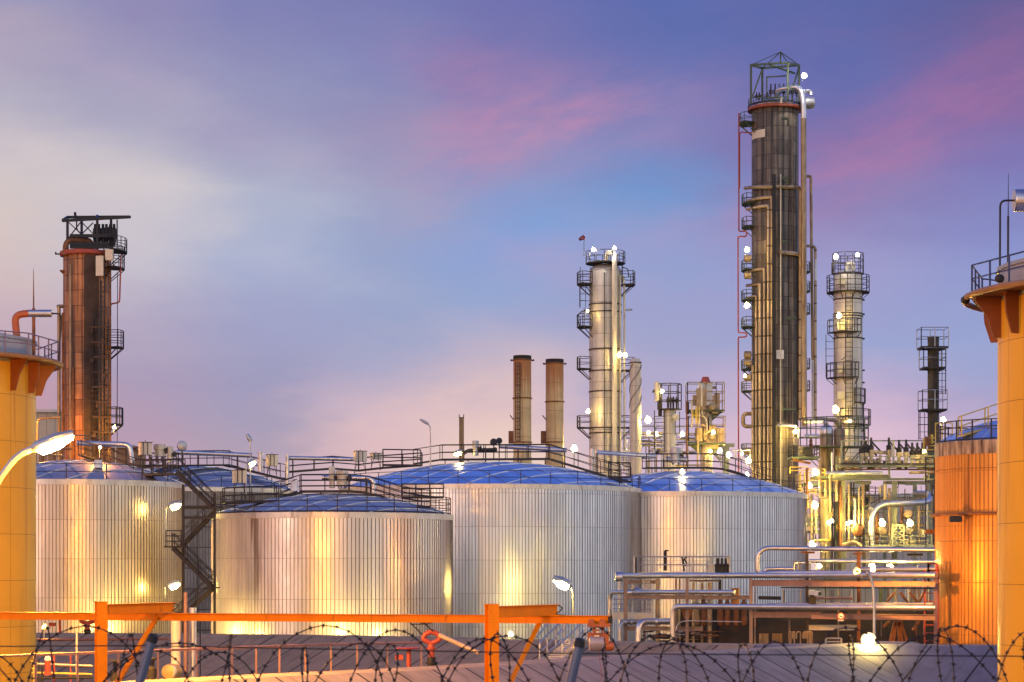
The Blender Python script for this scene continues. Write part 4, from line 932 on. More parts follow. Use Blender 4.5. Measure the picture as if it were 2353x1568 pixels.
# ---------------------------------------------------------------- near painted vessels with eight-sided decks
VESS = pmat('vessel_lit_paint', (.66, .36, .03), .4, 0, .08, .25, spec=.2, cyl=5.65, grid=(6.2, 2.45, .012, .97), bump=.06, streak=((.26, .1, .02), .54, .8, 1.6, .06))  # cream paint turned ochre: sodium light put into the colour
GREYR = pmat('grey_roof_sheet', (.3, .34, .42), .45, .2, .12, .6)
GUSS = pmat('orange_gusset_paint', (.24, .065, .012), .5, 0, .15)
RINGP = pmat('ring_pipe_paint', (.3, .16, .06), .45, .2, .15)
def vessel(label, px, d, railmat, yoff, side):
    R = 5.65; c = P(px, HY, d); zd = 19.15; Rd = 6.95
    t = thing('painted_vessel', label, 'storage vessel', base(c), 'near vessels lit orange')
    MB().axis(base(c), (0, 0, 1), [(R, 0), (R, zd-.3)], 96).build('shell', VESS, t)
    up = MB().axis(V((c.x, c.y, zd-.3)), (0, 0, 1), [(R-.02, 0), (R-.02, 1.25), (R+.06, 1.27), (R+.06, 1.42), (R*.5, 2.0), (.2, 2.25)], 72).build('cap_roof', GREYR, t)
    pts = [V((c.x+Rd*math.cos(2*PI*(i+yoff)/10), c.y+Rd*math.sin(2*PI*(i+yoff)/10), zd)) for i in range(10)]
    m = MB(); inn = [V((c.x+(R+.01)*math.cos(2*PI*(i+yoff)/10), c.y+(R+.01)*math.sin(2*PI*(i+yoff)/10), zd)) for i in range(10)]
    dz = V((0, 0, .14)); vs = pts+inn+[p-dz for p in pts]+[p-dz for p in inn]; fs = []
    for i in range(10):
        j = (i+1) % 10
        fs += [(i, j, 10+j, 10+i), (20+j, 20+i, 30+i, 30+j), (20+i, 20+j, j, i), (10+i, 10+j, 30+j, 30+i)]
    deck = m.add(vs, fs).build('deck', pmat('deck_plate_'+side, (.2, .1, .05), .6, .2, .2), t)
    m = MB(); n = 10; sh = [p+(V((c.x, c.y, zd))-p).normalized()*.12 for p in pts]
    m.tube([p+V((0, 0, 1.15)) for p in sh], .035, 6, closed=True); m.tube([p+V((0, 0, .6)) for p in sh], .03, 6, closed=True)
    for a, b in zip(sh, sh[1:]+sh[:1]):
        for k in (0, .33, .67): p = a.lerp(b, k); m.bar(p, p+V((0, 0, 1.15)), .07)
    m.build('handrail', railmat, deck)
    for i in range(20):
        a = 2*PI*(i/2+yoff)/10; u = V((math.cos(a), math.sin(a), 0)); s = V((-u.y, u.x, 0)); q = V((c.x, c.y, 0))
        if u.y > .45: continue
        m = MB(); rr = Rd*(.96 if i % 2 == 0 else .9)
        prof = [(R+.0, zd-.16), (rr, zd-.16), (rr, zd-.3), (R+.55, zd-1.0), (R+.3, zd-1.8), (R+.0, zd-1.8)]
        k = len(prof); vs = [q+u*r+s*e*.05+V((0, 0, z)) for e in (-1, 1) for r, z in prof]
        m.add(vs, [tuple(range(k))[::-1], tuple(range(k, 2*k))]+[(j, (j+1) % k, k+(j+1) % k, k+j) for j in range(k)])
        m.bar(q+u*R+V((0, 0, zd-.2)), q+u*rr+V((0, 0, zd-.2)), .3, .06)
        m.build('gusset', GUSS, t, ang=20)
    m = MB(); m.tube([V((c.x+(Rd+.04)*math.cos(2*PI*i/48), c.y+(Rd+.04)*math.sin(2*PI*i/48), zd-.1)) for i in range(48)], .13, 8, closed=True)
    m.build('ring_pipe', RINGP, t)
    return t, c, R, zd
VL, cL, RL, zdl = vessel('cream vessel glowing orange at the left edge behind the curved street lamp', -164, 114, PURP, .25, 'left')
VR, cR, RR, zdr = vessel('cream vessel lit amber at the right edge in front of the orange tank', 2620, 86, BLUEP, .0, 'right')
tube_part(VL, [r1(83, 745, 113), r1(72, 640, 113), r1(150, 632, 113)], S(8.4, 113), pmat('scorched_pipe', (.4, .1, .03), .5, .1, .2), 1.5, 'vent_pipe', 14)
MB().cyl(r1(143, 633, 113), r1(256, 633, 113), S(8.6, 113), 18).build('silencer', SILVER, VL)
p = r1(304, 634, 113.5); tube_part(VL, [r1(256, 634, 113), p, V((p.x-.15, p.y, 19.1))], S(1.9, 113), STEEL, .5, 'pipe', 8)
p = r1(167, 760, 113); MB().axis(V((p.x, p.y, 19.15)), (-.004, 0, 1), [(.09, 0), (.09, p.z-19.15+S(70, 113)), (.04, p.z-19.15+S(72, 113)), (.035, p.z-19.15+S(100, 113)), (.012, p.z-19.15+S(162, 113))], 8).build('lightning_rod', RUSTM, VL)
dv = 86.5; p = q1(822, 590, dv)
tube_part(VR, [q1(895, 225, dv), q1(824, 225, dv), V((p.x, p.y, 19.1))], S(2.4, dv), IRON, .35, 'pipe', 8)
a = q1(895, 225, dv); MB().axis(a, (1, 0, 0), [(.12, 0), (.42, .02), (.46, .1), (.46, 2.9), (.3, 3.0)], 20).build('silencer', SILVER, VR)
tube_part(VR, [a+V((2.9, 0, 0)), a+V((4.1, .1, 0)), a+V((4.3, .1, 21.0-a.z-.8))], .34, MATS['scorched_pipe'], 1., 'vent_pipe', 14)
p = q1(866, 495, dv); MB().axis(V((p.x, p.y, 20.3)), (.004, 0, 1), [(.045, 0), (.045, p.z-20.3+S(78, dv)), (.022, p.z-20.3+S(80, dv)), (.01, p.z-20.3+S(178, dv))], 8).build('lightning_rod', STEEL, VR)
m = MB()
for p in (V((18.52, 86.47, 18.95)), V((19.14, 83.1, 19.36))): m.axis(p, (.2, -1, -.1), [(.06, -.2), (.15, -.16), (.17, .06), (.1, .15)], 12)
m.each('nozzle', IRON, VR)
# ---------------------------------------------------------------- orange-lit tank at the right
d = 143; c = P(2353, HY, d); R = S(200, d); zr = ZC+(HY-1020)*d/F
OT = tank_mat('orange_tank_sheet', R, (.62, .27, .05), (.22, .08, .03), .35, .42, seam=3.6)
t = thing('storage_tank', 'ribbed tank glowing orange behind the right vessel, dirty streaks below its rim', 'storage tank', base(c), 'ribbed storage tanks with domed roofs')
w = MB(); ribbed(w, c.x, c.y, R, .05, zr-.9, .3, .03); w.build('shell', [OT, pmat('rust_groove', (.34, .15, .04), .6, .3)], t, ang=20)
MB().sector(c.x, c.y, R-.1, R+.05, zr-.9, zr, 0, 2*PI, 72).build('rim_band', pmat('stained_rim', (.45, .34, .24), .5, .2, .2, 1, cyl=R, streak=((.06, .03, .02), .4, .62, 3, .25)), t)
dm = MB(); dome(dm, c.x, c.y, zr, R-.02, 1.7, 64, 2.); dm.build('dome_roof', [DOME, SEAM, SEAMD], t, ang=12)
rl = MB(); pts = [V((c.x+(R-.1)*math.cos(2*PI*i/26), c.y+(R-.1)*math.sin(2*PI*i/26), zr)) for i in range(26)]
for k in range(3): rl.ring(c.x, c.y, zr+1.35*(k+1)/3 if k else zr+.1, R-.1, .04, 80)
for p in pts: rl.bar(p, p+V((0, 0, 1.35)), .09)
rl.build('handrail', STEEL, t)
m = MB(); m.ring(c.x, c.y, zz(1184, d), R+.22, .12, 72)
m.build('spray_ring', RUSTM, t)
m = MB(); [m.ring(c.x, c.y, zz(y, d), R+.035, .03, 72) for y in (1083, 1245, 1338)]; m.each('stiffening_ring', MATS['rust_groove'], t)
m = MB(); [m.box(q2(x, 627, d-R*.98*0-4.0), .8, .4, .4) for x in (930, 1168)]; m.each('ring_bracket', IRON, t)
a, b = q2(955, 150, d-3), q2(1260, 45, d-1)
m = MB(); m.bar(a, b, .9, .06); m.rail([a+V((0, -.5, 0)), b+V((0, -.5, 0))], 1.3, 2, .04, 2).rail([a+V((0, .5, 0)), b+V((0, .5, 0))], 1.3, 2, .04, 2)
m.build('roof_stair', YELP, t)
# ---------------------------------------------------------------- orange monorail gantry
gl = lambda x: 67-7*x/1404
b0, b1 = P(-260, 1413.5, 68.3), P(1403.5, 1424.5, 60)
t = thing('hoist_beam', 'long orange runway beam crossing the foreground above the barbed wire', 'hoist beam', (b0+b1)/2)
MB().ibeam(b0, b1, .235, .18, .022).build('beam', ORANGE, t)
MB().bar(b1+V((-.02, -.06, -.11)), b1+V((-.02, -.06, .11)), .12, .03).build('end_stop', IRON, t)
def gpost(label, x0, x1, ytop, d, arm_x, arm_y, arm_yb, d2, bx, by):
    a = P(x0, ytop, d); b = P(x1, ytop, d); w = b.x-a.x; cx_ = (a.x+b.x)/2
    t = thing('hoist_post', label, 'gantry post', (cx_, d, 0), 'orange hoist posts')
    # square-ish H column turned so one flange and its web show
    f = P(x0, ytop, d); zt_ = f.z
    m = MB(); rz = .42; hw = .24; cc = V((cx_, d, zt_/2)); Rm = Matrix.Rotation(rz, 3, 'Z')
    h = S(19, d)
    m.box(cc+Rm @ V((0, -h*.62, 0)), .3, .03, zt_, rz); m.box(cc+Rm @ V((0, h*.62, 0)), .3, .03, zt_, rz); m.box(cc, .025, h*1.2, zt_-.004, rz)
    m.box(V((cx_, d, zt_+.012)), .34, h*1.5, .022, rz)
    m.build('column', ORANGE, t)
    e = P(arm_x, (arm_y+arm_yb)/2, d2); s = V((cx_+.12, d+.1, e.z)); hh = S(arm_yb-arm_y, d2)
    MB().ibeam(s, e, hh, .24, .022).build('arm', ORANGE, t)
    p, q = P(bx[0], by[0], d2), P(bx[1], by[1], d+.6); q = p+(q-p)*1.25
    MB().ibeam(p, q, .16, .13, .02, up=(0, -1, 0)).build('brace', ORANGE, t)
    m = MB(); fx = V((cx_, d-.02, zt_))
    for q, w_, h_ in ((e+V((-.12, -.035, -hh*.0)), .16, hh*.8), (p+V((0, -.09, -.02)), .2, .2)):
        m.box(q, w_, .02, h_)
        for bx_ in (-.35, .35):
            for bz in (-.35, 0, .35): m.axis(q+V((bx_*w_, -.01, bz*h_)), (0, -1, 0), [(.014, 0), (.014, .014), (.004, .018)], 6)
    for i in range(5): m.axis(V((cx_-.1+.05*(i % 2), d-.31, zt_-.12-.09*i)), (.4, -1, 0), [(.014, 0), (.014, .02), (.004, .024)], 6)
    m.build('joint_plate', pmat('bolted_plate_%d' % x0, (.62, .15, .004), .55, .1, .3, 6, streak=((.2, .05, .01), .5, .75, 6, 2), spec=.2), t)
    MB().tube([e+V((-.02, -.12, hh/2)), e+V((.16, -.12, hh*.2)), e+V((.1, -.12, -hh*.1)), e+V((-.06, -.12, -hh*.42)), e+V((.3, -.12, -hh*.55))], .018, 6, bend=.1).build('cable', IRON, t)
    return t
gpost('orange gantry post at the left with a slanting brace', 215, 249, 1384, 61.5, 399, 1384, 1407, 65.2, (367, 270), (1408, 1568))
gpost('orange gantry post in the middle, nearer the hoist', 1112, 1148, 1390, 58, 1280, 1389, 1414, 61.2, (1247, 1173), (1416, 1568))
dh = 60
t = thing('chain_hoist', 'rusty orange hoist trolley hanging at the end of the runway beam', 'hoist', q5(1945, 640, dh))
m = MB()
for x, y in ((1866, 590), (1986, 588)):
    for yy in (-.13, .13): m.axis(q5(x, y, dh+yy), (0, 1, 0), [(.03, -.03), (.095, -.025), (.095, .025), (.03, .03)], 14)
m.build('wheel', pmat('hoist_red', (.38, .1, .03), .5, .2, .3, 4), t)
m = MB(); hr = MATS['hoist_red']
m.bar(q5(1820, 628, dh-.1), q5(2070, 628, dh-.1), .12, .09); m.box(q5(1930, 680, dh), .09, .3, .34).box(q5(1890, 690, dh), .05, .28, .36).box(q5(1985, 690, dh), .05, .28, .36)
m.box(q5(1945, 650, dh), .34, .22, .09); m.box(q5(1945, 740, dh), .42, .26, .14)
m.box(q5(2035, 770, dh), .11, .3, .34); m.box(q5(1845, 745, dh), .1, .26, .2); m.build('trolley_frame', hr, t)
MB().axis(q5(1838, 822, dh), (1, 0, 0), [(.2, 0), (.235, .02), (.235, S(33, dh)), (.2, S(34, dh))], 20).build('drum', pmat('hoist_grey', (.35, .3, .33), .4, .3), t)
MB().axis(q5(2020, 855, dh), (1, 0, -.05), [(.12, 0), (.14, .05), (.14, .17), (.1, .24)], 14).build('motor', hr, t)
m = MB(); [m.box(q5(x, y, dh-.24), .05, .03, .05) for x in (1925, 1945) for y in (660, 700)]; m.box(q5(1925, 745, dh-.2), .14, .04, .05); m.build('plate', CREAM, t)
MB().tube([q5(1945, 885, dh), q5(2000, 1400, dh)], .007, 5).build('pendant_cable', REDP, t)
# ---------------------------------------------------------------- barbed wire and posts at the front
dw = 14
WIRE = pmat('dark_wire', (.03, .02, .018), .6, .4, .2)
def coil(label, k, ph, pitch, seed):
    rnd = random.Random(seed); pts = []; x = -4.6
    zc = P(0, 1565, dw).z; N = 30; tt = ph; kk = k
    i = 0; Rj = .42; nxt = .42
    while x < 4.4:
        if i % N == 0: Rj, nxt = nxt, rnd.uniform(.26, .5); kk0 = kk; kk = k*rnd.uniform(.3, 1.3); pj = pitch*rnd.uniform(.55, 1.4)
        f = (i % N)/N; R = Rj+(nxt-Rj)*f; kq = kk0+(kk-kk0)*f
        a = 2*PI*i/N+ph; x += pj/N
        pts.append(V((x+kq*R*math.sin(a), dw+.3*math.sin(a*1.0+.6), zc-.12+R*math.cos(a)))); i += 1
    o = MB().tube(pts, .0046, 6); L = 0; nb = 0
    for a, b in zip(pts, pts[1:]):
        L += (b-a).length
        if L > .068:
            L = 0; dd = (b-a).normalized()
            o.axis(a-dd*.012, dd, [(.0045, 0), (.0105, .006), (.0105, .018), (.0045, .024)], 6)
            s = dd.orthogonal().normalized(); s.rotate(Matrix.Rotation(nb*1.1, 3, dd)); nb += 1; o.bar(a-s*.024, a+s*.024, .004)
    w = o.build('barbed_wire_coil', WIRE, None, pts[len(pts)//2])
    tag(w, label, 'barbed wire', 'barbed wire coils along the front fence')
coil('dark barbed wire coil whose loops lean right', .62, 0., .58, 4)
coil('dark barbed wire coil whose loops lean left', -.6, 1.9, .62, 9)
coil('sparse barbed wire coil with small uneven curls', .35, 4., 1.3, 17)
pts = [P(-300, 1487, dw), P(320, 1484, dw), P(1250, 1501, dw), P(1330, 1502, 13.5), P(2600, 1510, dw)]
tag(MB().tube(pts, .0045, 6).build('fence_wire', WIRE, None, pts[1]), 'straight thin wire stretched through the barbed wire coils', 'wire')
PB = pmat('fence_post_paint', (.12, .14, .2), .4, .3)
for lab, a, b, dd in (('leaning dark fence post in front of the left gantry brace', (350, 1471), (318, 1580), 13.2), ('leaning dark fence post in the middle below the hoist', (1331, 1482), (1306, 1590), 12.2)):
    top, low = P(*a, dd), P(*b, dd); low = low+(low-top)*.55; low = top+(low-top)*((top.z-5.88)/(top.z-low.z))
    t = thing('fence_post', lab, 'fence post', low, 'leaning fence posts')
    MB().cyl(low, top, .028, 14).build('post', PB, t)
    u = (top-low).normalized(); MB().axis(top-u*.015, u, [(.033, 0), (.033, .04), (.02, .055)], 14).build('cap', IRON, t)
# ---------------------------------------------------------------- things on the embankments
def hrail(label, pts, h, r, mat, gap, group=None):
    t = thing('guard_rail', label, 'guard rail', pts[0], group)
    pts = [V(p) for p in pts]; MB().tube([p+V((0, 0, h)) for p in pts], r, 8).build('top_rail', mat, t)
    L = sum((b-a).length for a, b in zip(pts, pts[1:])); n = max(1, round(L/gap)); m = MB()
    for i in range(n+1):
        s = L*i/n
        for a, b in zip(pts, pts[1:]):
            l = (b-a).length
            if s <= l+1e-4: p = a.lerp(b, s/l); m.bar(p-V((0, 0, .35)), p+V((0, 0, h)), r*1.5); break
            s -= l
    m.each('post', mat, t); return t
hrail('mauve pipe rail along the near embankment, posts lit pink', [P(-120, 1592, 76), P(385*.2585+425.8, 1561, 84), P(430.8+820*.2585, 1554, 87.4), P(745, 1548, 90), P(850, 1544, 92.5), P(968, 1541, 94)], 1.24, .05, MAUVE, 1.75)
pipe('mauve pipeline lying along the far bank behind the left post', [q6(300, 790, 128), q6(1880, 775, 126)], S(3.3, 126), MAUVE, 0)
# red monitor and stand pipes
def monitor(fr, x, ytop, ybot, d, label, barrel=None):
    b = base(fr(x, ybot, d)); zb = fr(x, ybot, d).z; zt_ = fr(x, ytop, d).z; H = zt_-zb
    t = thing('fire_monitor', label, 'fire monitor', (b.x, b.y, zb), 'red fire monitors on the bank')
    p = V((b.x, b.y, zb))
    MB().axis(p, (0, 0, 1), [(.2, 0), (.2, .12*H), (.28, .13*H), (.28, .17*H), (.2, .18*H), (.2, .3*H)], 12).build('hydrant_base', IRON, t)
    m = MB(); m.axis(p+V((0, 0, .3*H)), (0, 0, 1), [(.15, 0), (.15, .2*H), (.24, .21*H), (.24, .25*H), (.16, .26*H), (.15, .38*H)], 12)
    m.tube([p+V((0, 0, .66*H)), p+V((-.4, 0, .78*H)), p+V((-.3, 0, .92*H)), p+V((.0, 0, .98*H))], .12, 10, bend=.3)
    m.tube([p+V((0, 0, .66*H)), p+V((.4, 0, .78*H)), p+V((.3, 0, .92*H)), p+V((.0, 0, .98*H))], .12, 10, bend=.3); m.build('swivel', REDP, t)
    m = MB()
    for s in (-1, 1): m.bar(p+V((s*.35, 0, .85*H)), p+V((s*.28-.85, -.3, 1.32*H)), .05)
    m.bar(p+V((-.95, -.25, 1.18*H)), p+V((-.15, -.25, 1.18*H)), .05); m.axis(p+V((-.25, 0, 1.2*H)), (0, 0, 1), [(.28, 0), (.3, .03), (.28, .06)], 12); m.build('handle', IRON, t)
    if barrel: MB().axis(p+V((.3, 0, .9*H)), V(barrel)-(p+V((.3, 0, .9*H))), [(.1, 0), (.11, .3), (.09, 2.2), (.11, 2.3)], 12).build('barrel', pmat('dull_barrel', (.38, .28, .22), .5), t)
    return t
monitor(q4, 2190, 550, 885, 97, 'red fire monitor aiming its pale barrel down to the right', q5(600, 925, 96))
monitor(q6, 970, 540, 725, 126, 'dark red fire monitor on the bank at the left of the gantry post')
def standpipe(p, h, r, label, mat=REDP, top='plate'):
    t = thing('standpipe', label, 'standpipe', p, 'red standpipes on the banks'); p = V(p)
    MB().axis(p, (0, 0, 1), [(r*1.3, 0), (r*1.3, .08), (r, .1), (r, h*.42), (r*1.15, h*.43), (r*1.15, h*.47), (r, h*.48), (r, h)], 14).build('body', mat, t)
    if top == 'plate': MB().axis(p+V((0, 0, h)), (0, 0, 1), [(.55, 0), (.6, .03), (.55, .07)], 16).build('cap', mat, t); MB().box(p+V((-.45, 0, h*.6)), .36, .3, h*.24).build('valve_box', mat, t)
    else: MB().axis(p+V((0, 0, h)), (0, 0, 1), [(r*1.05, 0), (r*1.05, h*.12), (r*.8, h*.26), (r*.2, h*.32)], 14).build('cap', WHITE, t)
    return t
standpipe(q4(1988, 895, 97.5), S(48, 97), S(5.6, 97), 'red standpipe with a flat plate on top beside the guard rail end')
standpipe(q6(530, 1180, 95), S(34, 95), S(7, 95), 'red bollard with a rounded white cap at the lower left', REDP, 'dome')
standpipe(q6(665, 715, 128), S(34, 128), S(2.8, 128), 'thin red standpipe with a grey box near the left vessel', REDP, 'plate')
# silver risers by the left post
pipe('fat yellow-lit pipe by the stair foot ending in a round blind flange', [q6(1955, 565, 103), q6(1955, 1130, 103), q6(1900, 1140, 101.5)], S(11.5, 103), CREAM, .5, 18, flanges=[(q6(1895, 1140, 101.3), (-.6, -1, 0))])
pipe('silver riser right of the yellow pipe, glowing pink', [q6(2140, 430, 104), q6(2140, 1420, 104)], S(9.2, 104), SILVER, 0, 18)
pipe('slim twin riser pipe between the fat yellow and silver pipes', [q6(2062, 260, 103), q6(2062, 1420, 103)], S(4.4, 103), MAUVE, 0)
pipe('thin drain pipe with a grey bracket right of the silver riser', [q6(2225, 570, 105), q6(2225, 1400, 105)], S(1.4, 105), STEEL, 0)
t = thing('blind_flange', 'round rusty drum end facing the camera beside the yellow pipe', 'drum', q6(1900, 1140, 101))
MB().axis(q6(1905, 1140, 101.6), (-.25, -1, 0), [(S(17, 101), -.5), (S(18.5, 101), .1), (S(18.5, 101), .3), (S(16, 101), .42), (.1, .5)], 28).build('drum_shell', pmat('amber_drum', (.45, .3, .1), .5, .2, .2), t)
# lower-left piping yard
t = thing('pipe_yard', 'yellowish rails and pipes in the yard beside the left vessel', 'pipework', q6(600, 1200, 96))
for a, b, r, mt in (((350, 925), (800, 935), 1.6, YELP), ((350, 1050), (1028, 1075), 2.2, CREAM), ((350, 1150), (1028, 1170), 2.4, YELP), ((350, 1215), (1028, 1205), 3, IRON), ((350, 1085), (1028, 1090), 1.4, STEEL), ((380, 920), (380, 1259), 2.4, YELP), ((600, 960), (600, 1259), 2.6, REDP), ((430, 1000), (430, 1259), 2, IRON), ((785, 960), (785, 1259), 1.6, REDP), ((852, 700), (852, 1170), 2.4, CREAM), ((470, 1080), (470, 1259), 3, IRON), ((345, 1020), (420, 1050), 1.6, YELP), ((345, 1100), (400, 1130), 1.6, YELP)):
    tube_part(t, [q6(*a, 97), q6(*b, 97)], S(r, 97), mt, 0, 'pipe', 8)
m = MB()
for x in (1280, 1690): m.axis(q6(x, 1265 if x < 1500 else 1240, 90), (0, 0, 1), [(.2, 0), (.22, .5), (.1, .6), (.1, .9), (.32, .92), (.32, .98)], 12)
m.each('valve', IRON, t)
# stair over the far bank
t = thing('bank_stair', 'galvanised steps with pale handrails climbing the far embankment', 'stairs', q5(1450, 900, 122))
a0, b0_ = q5(1290, 1035, 118), q5(1560, 790, 124)
for k in (0, 330):
    pass
m = MB(); s = V((1, -.25, 0)).normalized(); W = S(52, 120)
for k in (0, 1): m.bar(a0+s*W*k, b0_+s*W*k, .08, .3)
n = 12
for i in range(n+1): p = a0.lerp(b0_, i/n); m.bar(p, p+s*W, .34, .06)
m.build('step_frame', GALV, t)
m = MB()
for k in (0, 1):
    a_, b_ = a0+s*W*k, b0_+s*W*k; m.tube([a_+V((0, 0, .1)), a_+V((0, 0, 1.1)), b_+V((0, 0, 1.25)), b_+V((.4, 0, 1.25))], .055, 7, bend=.2); m.tube([a_+V((0, 0, .55)), b_+V((0, 0, .65))], .04, 6)
    for f in (.3, .65, 1): p = a_.lerp(b_, f); m.bar(p, p+V((0, 0, 1.2)), .09)
m.tube([q5(1255, 760, 125), q5(1420, 560, 127)], .07, 6); m.tube([q5(1440, 790, 125), q5(1620, 570, 127)], .07, 6)
m.build('handrail', GALV, t)
# ---------------------------------------------------------------- pipe rack at the lower right
dr = 150
t = thing('pipe_rack', 'brown steel pipe rack with beams and posts in front of the right blue-domed tank', 'pipe rack', base(P(1800, 1400, dr)))
RK = t
m_ = lambda: MB()
for lab_, fr, x, y0, y1, wp, dd, mt in (('post', z5, 335, 585, 2200, 8.5, 153, RACK), ('post', z5, 1268, 585, 2200, 6.8, 149, RACK), ('post', q3, 1590, 590, 1600, 7.5, 146, RACK), ('post', q3, 1628, 660, 1600, 3.2, 148, RACK), ('post', z4, 310, 400, 1800, 5.6, 150, STEEL), ('post', z4, 920, 385, 1800, 7., 146, RUSTM), ('post', z4, 1832, 660, 1800, 7.5, 140, MAUVE), ('post', z4, 100, 1180, 1800, 4, 152, RACK), ('post', z4, 525, 400, 1800, 3, 158, STEEL), ('post', z5, 620, 590, 2200, 5.6, 158, RACK), ('post', z5, 1765, 600, 2200, 6.5, 157, STEEL), ('post', z4, 680, 830, 1800, 3, 156, RACK), ('post', z4, 1180, 830, 1800, 8, 158, GREENP)):
    MB().ibeam(fr(x, y0, dd), V((fr(x, y0, dd).x, dd, 0)), S(wp, dd), S(wp, dd), .03, up=(0, 1, 0)).build('post', mt, t)
for fr, a, b, hp, dd, d2, mt in ((z5, (340, 868), (1500, 870), 9.5, 153, 148, RACK), (q3, (1000, 768), (1600, 768), 9, 149, 147, RACK), (z5, (350, 1345), (1500, 1350), 9.5, 153, 149, RACK), (q3, (1605, 632), (2247, 632), 14, 146, 143, MAUVE), (z4, (360, 770), (1830, 772), 12, 143, 139, MAUVE), (q3, (1605, 930), (2247, 932), 13, 146, 143, MAUVE), (z4, (360, 1155), (1830, 1170), 12.5, 143, 139, MAUVE), (z5, (360, 640), (800, 640), 8, 156, 156, RACK), (z5, (1300, 620), (1760, 620), 5, 155, 155, RACK), (z4, (235, 400), (400, 400), 4.5, 150, 150, RUSTM), (z4, (850, 415), (1000, 415), 4, 146, 146, RUSTM), (z4, (1490, 425), (1680, 425), 5, 150, 150, STEEL), (q3, (1660, 770), (1870, 775), 8, 150, 150, STEEL), (z4, (330, 1290), (930, 1290), 12, 151, 151, CREAM), (z4, (0, 815), (1830, 825), 3, 145, 141, STEEL), (z4, (0, 1195), (1830, 1190), 3, 145, 141, STEEL)):
    MB().ibeam(fr(*a, dd), fr(*b, d2), S(hp, dd), .24, .025).build('beam', mt, t)
m = MB()
for x0, x1, y0, y1 in ((1250, 1350, 990, 870), (1410, 1500, 870, 990), (1520, 1620, 870, 990), (1700, 1640, 870, 980)): m.bar(z4(x0, y0, 147), z4(x1, y1, 147), .17)
for x0, x1, y0, y1 in ((1285, 1350, 1480, 1215), (1330, 1365, 1480, 1215), (1400, 1390, 1480, 1215), (1440, 1400, 1480, 1215), (1500, 1420, 1480, 1215), (1640, 1560, 1215, 1320), (1210, 1290, 1280, 1215)): m.bar(z4(x0, y0, 148), z4(x1, y1, 148), .16)
for x0, x1, y0, y1 in ((1200, 1262, 1020, 1190), (1330, 1275, 1050, 1190)): m.bar(z5(x0, y0, 150), z5(x1, y1, 150), .3)
m.each('brace', RUSTM, t)
# valves and short posts inside the rack
m = MB()
for x, y0, y1, r in ((820, 590, 1210, 5), (1365, 645, 1230, 3.2), (1495, 645, 1230, 2.8), (1612, 645, 1230, 5.2), (1100, 590, 1250, 2.2), (1155, 590, 1250, 2.2)): m.cyl(z5(x, y0, 155), z5(x, y1+400, 155), S(r, 155), 12)
m.each('riser_pipe', BROWNP, t)
for x in (1415, 1520, 1605, 1770, 1880, 2010, 2130): MB().axis(z5(x, 1300, 153), (0, 0, 1), [(.12, 0), (.2, .1), (.25, .5), (.21, .7), (.21, 1.2), (.26, 1.25), (.26, 1.5), (.14, 1.7), (.14, 2.1)], 12).build('valve', BROWNP if x % 2 else RUSTM, t)
random.seed(21)
for i in range(44):
    x = random.uniform(560, 1540); y = random.uniform(1370, 1540); L = random.uniform(60, 320); dd = random.uniform(150, 160)
    MB().tube([z5(x, y, dd), z5(x+L, y+random.uniform(-10, 10), dd)], S(random.uniform(.7, 2.4), dd), 8).build('pipe', random.choice([STEEL, RUSTM, GALV, BROWNP, IRON]), t)
for i in range(26):
    x = random.uniform(1180, 1800); y0 = random.choice([830, 1210]); dd = random.uniform(150, 165)
    MB().tube([z4(x, y0, dd), z4(x, y0+random.uniform(150, 280), dd)], S(random.uniform(.8, 3.2), dd), 8).build('pipe', random.choice([RUSTM, BROWNP, CREAM, RACK, STEEL]), t)
for i in range(30):
    x = random.uniform(20, 1150); y0 = random.choice([840, 1215, 500]); dd = random.uniform(160, 172)
    MB().tube([z4(x, y0, dd), z4(x, y0+random.uniform(120, 260), dd)], S(random.uniform(.8, 2.6), dd), 8).build('pipe', random.choice([BROWNP, CREAM, RACK, GALV]), t)
for x in [1672+i*11 for i in range(8)]+[1795+i*12 for i in range(8)]: MB().tube([q3(x, 1108, 149), q3(x, 1300, 149)], S(1.25, 149), 7).build('coil_pipe', BROWNP, t)
for x0, x1 in ((92, 118), (138, 158), (180, 232), (262, 318), (282, 340), (300, 356), (318, 370)): MB().tube([z4(x0, 1420, 147), z4(x0+4, 1340, 147), z4(x1, 1340, 147), z4(x1, 1600, 147)], S(1.7, 147), 8, bend=.3).build('coil_pipe', BROWNP, t)
m = MB(); m.box(z4(650, 1400, 160), 24, 6, 4.5); m.build('pump_house', pmat('dark_shed', (.03, .022, .02), .8), t)
m = MB(); m.rail([z4(530, 1500, 147), z4(715, 1500, 147)], S(16, 147), 2, .06, 2); m.build('handrail', GALV, t)
o = MB().box(z5(1050, 505, 157)+V((0, 0, 0)), S(150, 157), 2.6, .14).build('deck', GALV, t)
y_ = z5(0, 500, 157).z
m = MB(); x0, x1 = z5(475, 0, 157).x, z5(1890, 0, 157).x; m.rail([(x0, 155.8, y_), (x1, 155.8, y_), (x1, 158.3, y_), (x0, 158.3, y_)], S(37, 157), 2, .045, 1.35, True); m.build('handrail', GALV, o)
m = MB(); m.rail([z5(130, 1120, 155), z5(740, 1130, 155)], S(33, 155), 3, .045, 1.3); m.build('handrail', GALV, t)
m = MB(); m.bar(z5(130, 1150, 155), z5(760, 1155, 155), 1.2, .5); m.build('deck', GALV, t)
m = MB()
for i in range(10): x = 610+i*9; m.bar(z5(605, 600+i*22, 156), z5(690, 610+i*22, 156), .06)
m.bar(z5(605, 590, 156), z5(605, 1180, 156), .14); m.bar(z5(692, 590, 156), z5(692, 1180, 156), .14); m.bar(z5(690, 620, 156), z5(625, 750, 156), .1); m.build('ladder', GALV, t)
